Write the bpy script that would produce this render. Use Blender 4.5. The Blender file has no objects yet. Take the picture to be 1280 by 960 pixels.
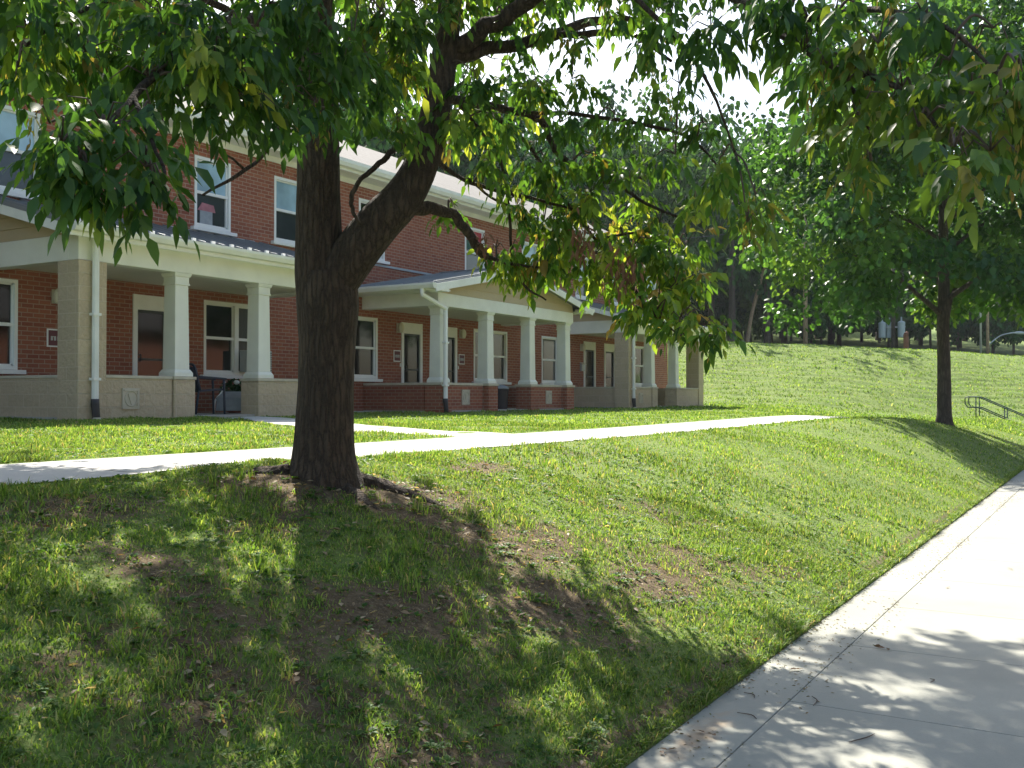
import bpy, math, random
import numpy as np
from mathutils import Vector
rad = math.radians
rng = np.random.default_rng(7)
random.seed(7)
scene = bpy.context.scene
COL = scene.collection

LEFT_STEM = [(5.445, 4.805, 1.92, 0.163), (5.439, 4.815, 2.202, 0.1743), (5.431, 4.829, 2.483, 0.1743), (5.41, 4.825, 2.817, 0.157), (5.395, 4.812, 3.149, 0.1481), (5.359, 4.773, 3.693, 0.136), (5.304, 4.768, 4.229, 0.1213), (5.245, 4.672, 4.735, 0.1032), (5.134, 4.664, 5.332, 0.0803), (5.12, 4.687, 6.028, 0.0589), (5.327, 4.73, 6.82, 0.0331)]
RIGHT_STEM = [(5.439, 4.815, 2.033, 0.1349), (5.463, 4.776, 2.303, 0.1462), (5.498, 4.639, 2.534, 0.1565), (5.604, 4.462, 2.808, 0.1509), (5.705, 4.294, 3.02, 0.137), (5.782, 4.164, 3.316, 0.1118), (5.872, 4.111, 3.779, 0.0985), (5.942, 4.092, 4.191, 0.0879), (5.966, 4.053, 4.644, 0.0765), (6.116, 3.995, 5.376, 0.0632), (6.29, 3.9, 6.244, 0.0408)]
BRANCHES = [[(5.914, 4.1, 4.014, 0.0678), (6.062, 3.892, 4.202, 0.0624), (6.121, 3.598, 4.334, 0.0559), (6.088, 3.264, 4.463, 0.0489), (5.813, 2.554, 4.413, 0.0422), (5.49, 1.926, 3.92, 0.0337), (5.156, 1.511, 3.504, 0.0266), (4.793, 1.143, 3.151, 0.0204), (4.436, 0.766, 2.88, 0.0116), (3.998, 0.525, 2.524, 0.0058)],
 [(5.92, 4.09, 3.986, 0.0509), (6.146, 3.946, 4.1, 0.0489), (6.469, 3.6, 4.228, 0.0437), (6.724, 3.37, 4.381, 0.0354), (6.89, 3.091, 4.405, 0.0207), (6.978, 2.75, 4.263, 0.0117)],
 [(6.499, 3.55, 4.245, 0.0262), (6.559, 3.256, 4.227, 0.0259), (6.621, 2.958, 4.18, 0.017), (6.573, 2.649, 3.926, 0.011)],
 [(5.705, 4.294, 2.947, 0.0671), (5.872, 4.208, 2.944, 0.0482), (6.045, 4.114, 2.916, 0.0374), (6.194, 4.06, 2.777, 0.035), (6.314, 4.054, 2.681, 0.0325), (6.423, 4.067, 2.653, 0.0239)],
 [(5.875, 4.107, 3.751, 0.045), (6.155, 4.125, 3.773, 0.032), (6.451, 4.021, 3.784, 0.0299), (6.669, 3.85, 3.752, 0.0273), (6.819, 3.795, 3.707, 0.0276), (6.951, 3.769, 3.535, 0.0249), (7.146, 3.638, 3.383, 0.0252), (7.272, 3.427, 3.307, 0.022), (7.402, 3.211, 3.339, 0.0189), (7.499, 3.049, 3.395, 0.0157)],
 [(5.822, 4.137, 3.321, 0.028), (6.028, 4.143, 3.238, 0.0172), (6.314, 4.054, 3.165, 0.0148), (6.769, 3.879, 3.135, 0.0123), (7.123, 3.676, 3.08, 0.0094)],
 [(6.182, 4.08, 3.202, 0.0117), (6.46, 4.006, 3.078, 0.009), (6.623, 3.928, 3.049, 0.0091)],
 [(6.155, 4.125, 3.738, 0.0146), (6.56, 4.032, 3.401, 0.0121), (6.683, 4.021, 2.963, 0.0123), (6.693, 4.006, 2.687, 0.0092), (6.74, 3.927, 2.466, 0.0092), (6.829, 3.779, 2.349, 0.0061)],
 [(6.475, 3.98, 3.677, 0.015), (6.756, 3.9, 3.547, 0.0154), (7.059, 3.784, 3.219, 0.0126), (7.204, 3.541, 2.841, 0.0126), (7.317, 3.352, 2.589, 0.0126), (7.229, 3.11, 2.288, 0.0092), (6.789, 2.676, 2.037, 0.0057)],
 [(7.204, 3.541, 2.841, 0.0126), (7.382, 3.244, 2.904, 0.0094), (7.544, 2.973, 2.841, 0.0063)],
 [(6.564, 3.929, 3.744, 0.0151), (6.529, 3.5, 3.68, 0.0146), (6.494, 2.975, 3.54, 0.014), (6.44, 2.481, 3.351, 0.0107), (6.37, 2.208, 3.066, 0.0052)],
 [(7.272, 3.427, 3.307, 0.0157), (7.447, 3.135, 3.093, 0.0126), (7.545, 2.776, 2.95, 0.0062)],
 [(6.423, 4.067, 2.653, 0.018), (6.607, 3.954, 2.613, 0.0121), (6.819, 3.795, 2.595, 0.0092)],
 [(5.748, 4.222, 3.428, 0.0252), (5.627, 4.325, 3.321, 0.0222), (5.525, 4.399, 3.198, 0.0193), (5.43, 4.461, 3.094, 0.0164), (5.36, 4.48, 2.969, 0.0163), (5.365, 4.471, 2.866, 0.0136), (5.391, 4.429, 2.774, 0.0109)],
 [(5.307, 4.763, 3.513, 0.0386), (4.916, 4.638, 3.455, 0.026), (4.543, 4.483, 3.099, 0.0122), (4.336, 4.439, 2.946, 0.0118), (3.999, 4.418, 2.74, 0.0067)],
 [(4.336, 4.439, 2.946, 0.0094), (4.228, 4.425, 2.989, 0.007), (4.097, 4.448, 3.029, 0.0046)],
 [(5.307, 4.763, 4.119, 0.0661), (4.715, 4.584, 4.004, 0.0504), (4.061, 4.314, 3.696, 0.0381), (3.362, 3.923, 3.247, 0.0251), (2.864, 3.588, 2.876, 0.0152), (2.534, 3.36, 2.62, 0.0092), (2.359, 3.263, 2.465, 0.0058)],
 [(2.864, 3.588, 2.876, 0.0119), (2.704, 3.27, 2.598, 0.0079), (2.66, 3.149, 2.451, 0.0061), (2.546, 3.145, 2.375, 0.0045), (2.397, 3.2, 2.343, 0.0044)],
 [(4.323, 4.46, 3.844, 0.0236), (3.76, 4.233, 3.756, 0.0191), (3.253, 4.105, 3.556, 0.0154), (2.905, 4.103, 3.328, 0.0109), (2.69, 4.073, 3.131, 0.0069)],
 [(5.304, 4.768, 4.339, 0.0496), (4.639, 3.933, 4.184, 0.0354), (3.947, 3.142, 3.793, 0.0256), (3.643, 2.676, 3.503, 0.0159), (3.468, 2.384, 3.277, 0.0083)],
 [(5.245, 4.672, 4.626, 0.0598), (4.148, 3.973, 4.321, 0.0397), (3.206, 3.211, 4.015, 0.0243), (2.45, 2.527, 3.814, 0.012)],
 [(5.966, 4.053, 4.644, 0.051), (7.036, 4.211, 5.519, 0.0484), (8.08, 4.414, 6.504, 0.0398), (9.082, 4.687, 7.439, 0.0241)],
 [(5.142, 4.65, 5.064, 0.0482), (5.621, 5.797, 5.819, 0.043), (6.056, 7.016, 6.568, 0.0312), (6.335, 8.108, 7.171, 0.0189)],
 [(6.116, 3.995, 5.376, 0.0402), (5.735, 3.075, 5.474, 0.0307), (5.281, 2.081, 5.467, 0.0198), (4.978, 1.419, 5.446, 0.0098)],
 [(5.93, 2.943, 4.469, 0.0234), (5.721, 2.514, 4.026, 0.0171), (5.658, 2.23, 3.712, 0.0142), (5.755, 2.068, 3.428, 0.0094), (6.022, 2.011, 3.099, 0.0049)],
 [(4.793, 1.143, 3.151, 0.0148), (4.662, 0.973, 2.9, 0.0089), (4.576, 0.922, 2.629, 0.0052)],
 [(5.156, 1.511, 3.504, 0.0184), (4.766, 0.995, 3.364, 0.0145), (4.306, 0.595, 3.071, 0.0094), (4.087, 0.375, 2.786, 0.0058)]]
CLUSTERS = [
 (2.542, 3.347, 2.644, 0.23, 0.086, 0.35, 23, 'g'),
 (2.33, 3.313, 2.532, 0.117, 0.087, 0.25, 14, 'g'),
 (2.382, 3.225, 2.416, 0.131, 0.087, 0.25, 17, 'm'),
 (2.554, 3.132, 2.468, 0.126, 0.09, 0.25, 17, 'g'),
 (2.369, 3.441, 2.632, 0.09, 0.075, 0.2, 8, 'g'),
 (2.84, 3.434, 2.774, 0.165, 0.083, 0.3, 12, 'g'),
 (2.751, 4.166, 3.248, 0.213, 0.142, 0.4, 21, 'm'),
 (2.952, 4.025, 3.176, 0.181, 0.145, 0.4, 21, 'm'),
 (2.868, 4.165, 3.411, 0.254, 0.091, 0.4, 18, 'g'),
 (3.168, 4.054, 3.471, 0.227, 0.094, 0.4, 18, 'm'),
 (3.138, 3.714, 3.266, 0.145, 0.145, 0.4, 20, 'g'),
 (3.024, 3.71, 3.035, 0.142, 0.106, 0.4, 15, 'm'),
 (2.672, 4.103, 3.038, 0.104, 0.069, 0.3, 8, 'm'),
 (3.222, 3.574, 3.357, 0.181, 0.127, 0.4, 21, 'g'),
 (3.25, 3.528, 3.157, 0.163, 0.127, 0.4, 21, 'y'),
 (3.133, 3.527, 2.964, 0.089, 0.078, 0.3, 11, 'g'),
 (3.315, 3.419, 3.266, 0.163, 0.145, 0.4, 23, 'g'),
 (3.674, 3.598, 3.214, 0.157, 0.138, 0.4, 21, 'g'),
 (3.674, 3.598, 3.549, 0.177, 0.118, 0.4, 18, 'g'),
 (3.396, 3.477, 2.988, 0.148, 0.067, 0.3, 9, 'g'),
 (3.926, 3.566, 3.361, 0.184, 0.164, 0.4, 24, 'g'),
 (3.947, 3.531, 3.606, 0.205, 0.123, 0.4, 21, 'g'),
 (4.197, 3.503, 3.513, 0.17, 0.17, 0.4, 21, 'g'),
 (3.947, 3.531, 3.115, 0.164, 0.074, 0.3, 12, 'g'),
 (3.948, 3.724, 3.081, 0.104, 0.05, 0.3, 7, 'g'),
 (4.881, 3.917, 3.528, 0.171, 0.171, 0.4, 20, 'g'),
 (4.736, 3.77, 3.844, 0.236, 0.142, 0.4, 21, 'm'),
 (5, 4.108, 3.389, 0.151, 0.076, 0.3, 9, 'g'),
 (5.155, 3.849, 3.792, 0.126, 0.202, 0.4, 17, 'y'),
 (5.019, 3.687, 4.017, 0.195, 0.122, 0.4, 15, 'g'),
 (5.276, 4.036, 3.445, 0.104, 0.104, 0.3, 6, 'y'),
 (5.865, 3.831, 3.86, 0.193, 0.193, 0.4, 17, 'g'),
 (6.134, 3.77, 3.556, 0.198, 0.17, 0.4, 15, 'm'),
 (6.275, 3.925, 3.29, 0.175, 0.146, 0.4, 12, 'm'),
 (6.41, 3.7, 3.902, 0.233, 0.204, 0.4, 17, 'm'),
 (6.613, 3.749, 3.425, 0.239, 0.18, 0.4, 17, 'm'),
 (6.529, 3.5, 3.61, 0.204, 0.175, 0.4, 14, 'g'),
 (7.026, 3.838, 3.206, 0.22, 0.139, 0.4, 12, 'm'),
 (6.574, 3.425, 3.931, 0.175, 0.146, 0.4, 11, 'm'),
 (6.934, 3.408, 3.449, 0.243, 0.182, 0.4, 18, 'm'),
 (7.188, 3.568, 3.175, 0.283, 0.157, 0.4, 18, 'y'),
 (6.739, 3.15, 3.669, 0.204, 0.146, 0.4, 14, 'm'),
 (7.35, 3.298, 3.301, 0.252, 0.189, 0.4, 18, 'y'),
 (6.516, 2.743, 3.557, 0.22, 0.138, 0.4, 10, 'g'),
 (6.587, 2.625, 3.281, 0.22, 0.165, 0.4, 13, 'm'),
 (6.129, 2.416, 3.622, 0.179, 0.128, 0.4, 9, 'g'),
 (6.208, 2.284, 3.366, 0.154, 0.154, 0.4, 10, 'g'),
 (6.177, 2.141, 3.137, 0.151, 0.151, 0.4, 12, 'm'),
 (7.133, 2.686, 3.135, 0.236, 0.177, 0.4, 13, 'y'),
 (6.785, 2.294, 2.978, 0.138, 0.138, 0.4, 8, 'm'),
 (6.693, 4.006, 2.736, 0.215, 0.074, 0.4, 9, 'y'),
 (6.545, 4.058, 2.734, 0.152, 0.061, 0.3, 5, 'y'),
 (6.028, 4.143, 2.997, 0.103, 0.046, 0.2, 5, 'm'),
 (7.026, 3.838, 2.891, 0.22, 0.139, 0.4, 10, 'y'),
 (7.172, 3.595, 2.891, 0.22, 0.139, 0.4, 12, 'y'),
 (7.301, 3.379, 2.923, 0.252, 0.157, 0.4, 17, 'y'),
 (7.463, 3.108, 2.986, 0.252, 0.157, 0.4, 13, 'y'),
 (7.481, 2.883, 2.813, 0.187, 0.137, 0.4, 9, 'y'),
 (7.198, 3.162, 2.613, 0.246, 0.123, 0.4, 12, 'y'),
 (7.237, 3.487, 2.608, 0.157, 0.094, 0.4, 7, 'y'),
 (7.09, 2.953, 2.378, 0.18, 0.108, 0.4, 8, 'y'),
 (6.789, 2.676, 2.167, 0.159, 0.079, 0.3, 7, 'y'),
 (6.686, 2.46, 2.096, 0.121, 0.055, 0.2, 5, 'm'),
 (7.258, 3.256, 2.44, 0.156, 0.093, 0.3, 6, 'y'),
 (6.827, 3.977, 2.657, 0.187, 0.093, 0.4, 9, 'y'),
 (6.97, 3.737, 2.72, 0.218, 0.112, 0.4, 12, 'y'),
 (7.024, 3.452, 2.706, 0.215, 0.123, 0.4, 12, 'y'),
 (7.166, 3.215, 2.749, 0.215, 0.123, 0.4, 12, 'y'),
 (7.214, 2.94, 2.661, 0.212, 0.121, 0.4, 12, 'y'),
 (7.228, 2.722, 2.528, 0.168, 0.108, 0.4, 9, 'y'),
 (7.057, 2.813, 2.456, 0.177, 0.106, 0.4, 9, 'y'),
 (7.121, 3.096, 2.267, 0.182, 0.097, 0.4, 9, 'y'),
 (6.848, 2.579, 2.224, 0.159, 0.079, 0.3, 8, 'y'),
 (6.742, 2.365, 2.08, 0.099, 0.044, 0.2, 5, 'm'),
 (6.906, 3.843, 2.969, 0.249, 0.124, 0.4, 14, 'y'),
 (6.607, 3.954, 3.116, 0.182, 0.121, 0.4, 11, 'm'),
 (5.864, 1.885, 2.639, 0.085, 0.071, 0.2, 5, 'o'),
 (5.888, 1.845, 2.805, 0.094, 0.071, 0.2, 3, 'o'),
 (5.808, 3.926, 4.328, 0.165, 0.165, 0.4, 12, 'm'),
 (6.12, 3.795, 4.35, 0.227, 0.142, 0.4, 12, 'm'),
 (5.945, 4.087, 3.613, 0.079, 0.227, 0.3, 9, 'y'),
 (6.12, 3.406, 4.328, 0.22, 0.138, 0.4, 12, 'm'),
 (6.619, 3.35, 4.222, 0.233, 0.105, 0.4, 9, 'm'),
 (5.841, 2.703, 4.094, 0.202, 0.126, 0.4, 14, 'm'),
 (6.275, 2.757, 3.983, 0.187, 0.107, 0.4, 11, 'm'),
 (5.446, 2.195, 3.792, 0.183, 0.114, 0.4, 13, 'g'),
 (5.179, 1.861, 3.577, 0.17, 0.128, 0.4, 20, 'g'),
 (4.897, 1.554, 3.569, 0.157, 0.098, 0.4, 17, 'g'),
 (4.898, 1.358, 3.51, 0.154, 0.096, 0.4, 18, 'g'),
 (4.837, 1.265, 3.282, 0.094, 0.057, 0.3, 8, 'm'),
 (4.7, 1.104, 3.339, 0.163, 0.127, 0.4, 14, 'm'),
 (4.58, 1.11, 3.088, 0.106, 0.071, 0.3, 8, 'm'),
 (4.523, 1.011, 2.969, 0.121, 0.087, 0.3, 9, 'o'),
 (4.446, 0.944, 2.802, 0.119, 0.085, 0.3, 6, 'o'),
 (4.463, 0.915, 2.633, 0.102, 0.068, 0.3, 4, 'o'),
 (4.49, 0.872, 3.107, 0.135, 0.135, 0.4, 13, 'o'),
 (4.33, 0.748, 2.859, 0.129, 0.097, 0.4, 11, 'o'),
 (4.38, 0.665, 3.133, 0.161, 0.113, 0.4, 13, 'g'),
 (4.151, 0.659, 2.644, 0.123, 0.077, 0.3, 7, 'o'),
 (4.214, 0.554, 2.905, 0.123, 0.107, 0.4, 12, 'o'),
 (4.035, 0.463, 2.693, 0.117, 0.087, 0.3, 8, 'o'),
 (4.301, 0.409, 3.028, 0.138, 0.123, 0.4, 13, 'g'),
 (3.984, 0.353, 2.635, 0.113, 0.099, 0.3, 8, 'o'),
 (3.68, 0.471, 2.443, 0.094, 0.048, 0.25, 7, 'o'),
 (3.852, 0.379, 2.454, 0.096, 0.055, 0.25, 6, 'o'),
 (3.902, 0.296, 2.744, 0.083, 0.11, 0.3, 9, 'o')]
DEAD_SPRAYS = [(6.479, 3.292, 2.725), (6.637, 3.028, 2.525), (6.248, 3.97, 2.736)]


# ------------------------------------------------------------------ basics
def tag(o, label=None, cat=None, group=None, kind=None):
    if label: o['label'] = label
    if cat: o['category'] = cat
    if group: o['group'] = group
    if kind: o['kind'] = kind
    return o

def empty(name, loc=(0, 0, 0), label=None, cat=None, group=None):
    o = bpy.data.objects.new(name, None)
    o.location = loc
    o.empty_display_size = .2
    COL.objects.link(o)
    return tag(o, label, cat, group)

def link(name, me, mat, parent=None, smooth=False):
    if mat is not None:
        me.materials.append(mat)
    if smooth:
        me.polygons.foreach_set('use_smooth', [True] * len(me.polygons))
    o = bpy.data.objects.new(name, me)
    COL.objects.link(o)
    if parent is not None:
        o.parent = parent
    return o

class MB:
    """collects shapes into ONE mesh; origin = offset subtracted from all coordinates"""
    def __init__(s, origin=(0, 0, 0)):
        s.v = []; s.f = []; s.o = Vector(origin)
    def add(s, vs, fs):
        n = len(s.v)
        s.v += [tuple(Vector(p) - s.o) for p in vs]
        s.f += [tuple(i + n for i in f) for f in fs]
        return s
    def box(s, x0, x1, y0, y1, z0, z1):
        return s.add([(x0, y0, z0), (x1, y0, z0), (x1, y1, z0), (x0, y1, z0),
                      (x0, y0, z1), (x1, y0, z1), (x1, y1, z1), (x0, y1, z1)],
                     [(3, 2, 1, 0), (4, 5, 6, 7), (0, 1, 5, 4), (1, 2, 6, 5), (2, 3, 7, 6), (3, 0, 4, 7)])
    def taper(s, cx, cy, z0, z1, a0, a1):
        return s.add([(cx - a0, cy - a0, z0), (cx + a0, cy - a0, z0), (cx + a0, cy + a0, z0), (cx - a0, cy + a0, z0),
                      (cx - a1, cy - a1, z1), (cx + a1, cy - a1, z1), (cx + a1, cy + a1, z1), (cx - a1, cy + a1, z1)],
                     [(3, 2, 1, 0), (4, 5, 6, 7), (0, 1, 5, 4), (1, 2, 6, 5), (2, 3, 7, 6), (3, 0, 4, 7)])
    def prism(s, poly, axis, a, b):
        """poly: 2-D outline; axis 'x' -> (y,z) outline extruded from x=a to x=b; 'y' -> (x,z); 'z' -> (x,y)"""
        n = len(poly)
        def P(p, t):
            return {'x': (t, p[0], p[1]), 'y': (p[0], t, p[1]), 'z': (p[0], p[1], t)}[axis]
        vs = [P(p, a) for p in poly] + [P(p, b) for p in poly]
        fs = [tuple(range(n))[::-1], tuple(range(n, 2 * n))]
        fs += [(i, (i + 1) % n, n + (i + 1) % n, n + i) for i in range(n)]
        return s.add(vs, fs)
    def tube(s, pts, seg=8, wob=0, cap=True):
        """pts: (x,y,z,r) list, swept round tube"""
        P = [Vector(p[:3]) for p in pts]
        n = len(P); rings = []; ref = None
        for i in range(n):
            d = (P[min(i + 1, n - 1)] - P[max(i - 1, 0)]).normalized()
            if ref is None:
                ref = Vector((1, 0, 0)) if abs(d.x) < .8 else Vector((0, 1, 0))
            a = (ref - d * ref.dot(d)).normalized(); b = d.cross(a); ref = a
            rings.append([P[i] + (a * math.cos(t) + b * math.sin(t)) * pts[i][3] *
                          (1 + wob * math.sin(3 * t + i * 1.3) * .6 + wob * math.sin(5 * t - i * .9) * .5)
                          for t in [2 * math.pi * k / seg for k in range(seg)]])
        vs = [p for r in rings for p in r]; fs = []
        for i in range(n - 1):
            for k in range(seg):
                k2 = (k + 1) % seg
                fs.append((i * seg + k, i * seg + k2, (i + 1) * seg + k2, (i + 1) * seg + k))
        if cap:
            fs.append(tuple(range(seg))[::-1]); fs.append(tuple((n - 1) * seg + k for k in range(seg)))
        return s.add(vs, fs)
    def lathe(s, cx, cy, prof, seg=16):
        return s.tube([(cx, cy, z, r) for z, r in prof], seg)
    def build(s, name, mat, parent=None, smooth=False, bevel=0):
        me = bpy.data.meshes.new(name)
        me.from_pydata(s.v, [], s.f); me.update()
        o = link(name, me, mat, parent, smooth)
        if bevel:
            m = o.modifiers.new('bevel', 'BEVEL'); m.width = bevel; m.segments = 2; m.limit_method = 'ANGLE'
        return o

def spline(pts, sub=6):
    """Catmull-Rom through (x,y,z,r)"""
    P = [np.array(p, float) for p in pts]
    P = [2 * P[0] - P[1]] + P + [2 * P[-1] - P[-2]]
    out = []
    for i in range(1, len(P) - 2):
        a, b, c, d = P[i - 1:i + 3]
        for k in range(sub):
            t = k / sub
            out.append(.5 * ((2 * b) + (c - a) * t + (2 * a - 5 * b + 4 * c - d) * t * t + (3 * b - a - 3 * c + d) * t ** 3))
    out.append(P[-2])
    return [tuple(q[:3]) + (max(q[3], .0015),) for q in out]

def template_mesh(name, V, faces, colors=None):
    """V: (N,k,3) copies of one small template, faces: list of index tuples"""
    N, k, _ = V.shape
    me = bpy.data.meshes.new(name)
    me.vertices.add(N * k)
    me.vertices.foreach_set('co', V.reshape(-1).astype(np.float32))
    idx = np.concatenate([np.array(f) for f in faces])
    tot = np.array([len(f) for f in faces])
    loops = (idx[None, :] + (np.arange(N) * k)[:, None]).reshape(-1)
    totals = np.tile(tot, N)
    starts = np.concatenate([[0], np.cumsum(totals)[:-1]])
    me.loops.add(len(loops)); me.loops.foreach_set('vertex_index', loops.astype(np.int32))
    me.polygons.add(len(totals))
    me.polygons.foreach_set('loop_start', starts.astype(np.int32))
    me.polygons.foreach_set('loop_total', totals.astype(np.int32))
    if colors is not None:
        at = me.attributes.new('tint', 'FLOAT_COLOR', 'POINT')
        c = np.ones((N, k, 4), np.float32); c[:, :, :3] = colors[:, None, :]
        at.data.foreach_set('color', c.reshape(-1))
    me.update(calc_edges=True)
    return me

def unit(a):
    return a / np.maximum(np.linalg.norm(a, axis=-1, keepdims=True), 1e-9)

# ------------------------------------------------------------------ materials
def nt(name):
    m = bpy.data.materials.new(name); m.use_nodes = True
    t = m.node_tree; b = t.nodes['Principled BSDF']
    return m, t, b
def N(t, ty, **kw):
    n = t.nodes.new(ty)
    for k, v in kw.items():
        if k in n.inputs: n.inputs[k].default_value = v
        else: setattr(n, k, v)
    return n
def mixc(t, fac, a, b, mode='MIX'):
    n = t.nodes.new('ShaderNodeMix'); n.data_type = 'RGBA'; n.blend_type = mode
    for sock, v in ((0, fac), (6, a), (7, b)):
        if hasattr(v, 'links') or hasattr(v, 'is_linked'): t.links.new(v, n.inputs[sock])
        elif sock == 0: n.inputs[0].default_value = v
        else: n.inputs[sock].default_value = (*v, 1)
    return n.outputs[2]
def ramp(t, src, stops):
    n = t.nodes.new('ShaderNodeValToRGB')
    e = n.color_ramp.elements
    while len(e) < len(stops): e.new(.5)
    for el, (p, c) in zip(e, stops):
        el.position = p; el.color = (*c, 1) if len(c) == 3 else c
    t.links.new(src, n.inputs[0])
    return n.outputs[0]
def noise(t, scale, detail=4, rough=.55, coord='Object', vec=None):
    n = N(t, 'ShaderNodeTexNoise', Scale=scale, Detail=detail, Roughness=rough)
    if vec is None:
        tc = t.nodes.new('ShaderNodeTexCoord'); vec = tc.outputs[coord]
    t.links.new(vec, n.inputs['Vector'])
    return n.outputs['Fac']
def bump(t, b, h, strength=.3, dist=.01):
    n = N(t, 'ShaderNodeBump', Strength=strength, Distance=dist)
    t.links.new(h, n.inputs['Height']); t.links.new(n.outputs[0], b.inputs['Normal'])

def simple(name, col, rough=.6, var=.12, scale=3, metal=0, bmp=0, bscale=40):
    m, t, b = nt(name)
    f = noise(t, scale, 5)
    d = tuple(max(0, c * (1 - var)) for c in col); l = tuple(c * (1 + var) for c in col)
    t.links.new(ramp(t, f, [(.3, d), (.7, l)]), b.inputs['Base Color'])
    b.inputs['Roughness'].default_value = rough; b.inputs['Metallic'].default_value = metal
    if bmp:
        bump(t, b, noise(t, bscale, 4), bmp, .01)
    return m

def wall_vec(t):
    """planar coordinates along a vertical wall whichever way it faces"""
    g = t.nodes.new('ShaderNodeNewGeometry'); tc = t.nodes.new('ShaderNodeTexCoord')
    sx = N(t, 'ShaderNodeSeparateXYZ'); t.links.new(tc.outputs['Object'], sx.inputs[0])
    sn = N(t, 'ShaderNodeSeparateXYZ'); t.links.new(g.outputs['True Normal'], sn.inputs[0])
    ab = N(t, 'ShaderNodeMath', operation='ABSOLUTE'); t.links.new(sn.outputs[0], ab.inputs[0])
    gt = N(t, 'ShaderNodeMath', operation='GREATER_THAN'); gt.inputs[1].default_value = .6; t.links.new(ab.outputs[0], gt.inputs[0])
    mx = N(t, 'ShaderNodeMix'); t.links.new(gt.outputs[0], mx.inputs[0])
    t.links.new(sx.outputs[0], mx.inputs[2]); t.links.new(sx.outputs[1], mx.inputs[3])
    cb = N(t, 'ShaderNodeCombineXYZ'); t.links.new(mx.outputs[0], cb.inputs[0]); t.links.new(sx.outputs[2], cb.inputs[1])
    return cb.outputs[0]

def brickmat(name, c1, c2, mort, bw, bh, ms, rough, bmp, nb, stain=None):
    m, t, b = nt(name)
    v = wall_vec(t)
    br = N(t, 'ShaderNodeTexBrick', Scale=1.0)
    br.inputs['Color1'].default_value = (*c1, 1); br.inputs['Color2'].default_value = (*c2, 1)
    br.inputs['Mortar'].default_value = (*mort, 1)
    br.inputs['Mortar Size'].default_value = ms; br.inputs['Brick Width'].default_value = bw
    br.inputs['Row Height'].default_value = bh; br.inputs['Mortar Smooth'].default_value = .15
    t.links.new(v, br.inputs['Vector'])
    f = noise(t, 1.1, 4); f2 = noise(t, 22, 4)
    col = mixc(t, ramp(t, f, [(.3, (0, 0, 0)), (.75, (.4, .4, .4))]), br.outputs['Color'], tuple(x * .6 for x in c1))
    col = mixc(t, ramp(t, f2, [(.3, (0, 0, 0)), (.8, (.35, .35, .35))]), col, tuple(min(1, x * 1.5) for x in c2))
    t.links.new(col, b.inputs['Base Color'])
    b.inputs['Roughness'].default_value = rough
    ad = N(t, 'ShaderNodeMath', operation='MULTIPLY_ADD'); ad.inputs[1].default_value = nb
    t.links.new(noise(t, 30 if nb < 1 else 14, 5), ad.inputs[0])
    iv = N(t, 'ShaderNodeMath', operation='SUBTRACT'); iv.inputs[0].default_value = 1
    t.links.new(br.outputs['Fac'], iv.inputs[1]); t.links.new(iv.outputs[0], ad.inputs[2])
    bump(t, b, ad.outputs[0], bmp, .012)
    return m

M = {}
M['brick'] = brickmat('red_brick', (.36, .122, .062), (.225, .062, .036), (.40, .31, .23), .215, .077, .0085, .85, .5, .35)
M['block'] = brickmat('split_block', (.56, .455, .32), (.49, .395, .275), (.62, .53, .40), .405, .203, .007, .9, 1.0, 2.4)
M['white'] = simple('white_paint', (.82, .82, .79), .5, .07, 2.5)
M['cream'] = simple('cream_trim', (.80, .80, .73), .5, .07, 2.2)
M['frame'] = simple('window_vinyl', (.82, .82, .80), .4, .03, 2)
M['soffit'] = simple('soffit_panel', (.72, .69, .60), .6, .05, 1.5)
M['siding'] = simple('tan_siding', (.52, .42, .28), .55, .06, 2)
M['metal_roof'] = simple('grey_metal_roof', (.25, .27, .29), .42, .12, 1.5, .25)
M['flash'] = simple('flashing', (.38, .42, .46), .45, .08, 3, .4)
M['galv'] = simple('galvanised_steel', (.45, .47, .48), .45, .08, 4, .4)
M['black'] = simple('black_plastic', (.02, .02, .025), .5, .2, 6)
M['boot'] = simple('dark_pipe', (.045, .04, .042), .6, .2, 6)
M['navy'] = simple('navy_plastic', (.018, .03, .055), .4, .15, 5)
M['greycloth'] = simple('grey_fabric', (.30, .33, .36), .8, .12, 8, bmp=.2)
M['castone'] = simple('cast_stone', (.55, .50, .40), .85, .1, 6, bmp=.3)
M['maroon'] = simple('maroon_enamel', (.13, .028, .04), .5, .1, 3)
M['lamp_glass'] = simple('lamp_glass', (.70, .66, .52), .35, .05, 3)
M['brass'] = simple('dull_brass', (.25, .17, .07), .4, .1, 5, .7)
M['interior'] = simple('dark_interior', (.02, .022, .024), .9, .2, 2)
M['doorpaint'] = simple('dark_door', (.05, .06, .065), .5, .1, 3)
M['blind'] = simple('pale_blind', (.42, .52, .60), .8, .04, 3)
M['curtain'] = simple('dark_curtain', (.10, .11, .12), .9, .3, 9)
M['pink'] = simple('pink_cloth', (.40, .16, .19), .8, .2, 8)
M['redcloth'] = simple('red_cloth', (.42, .05, .06), .8, .15, 6)
M['greencloth'] = simple('green_cloth', (.04, .12, .09), .8, .15, 6)
M['rail'] = simple('dark_green_steel', (.025, .055, .05), .5, .15, 5, .2)
M['cable'] = simple('black_cable', (.05, .055, .06), .6, .1, 3)
M['canister'] = simple('transformer_grey', (.36, .42, .46), .5, .05, 3)
M['terracotta'] = simple('terracotta', (.25, .09, .05), .8, .1, 6)
M['rust'] = simple('rusty_wood', (.19, .085, .05), .9, .25, 3, bmp=.3)
M['petal'] = simple('white_petal', (.75, .74, .70), .6, .05, 5)
M['twigbark'] = simple('twig_bark', (.09, .065, .05), .9, .2, 20)
M['deadleaf'] = simple('dead_leaf', (.20, .098, .046), .8, .35, 9)

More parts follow.
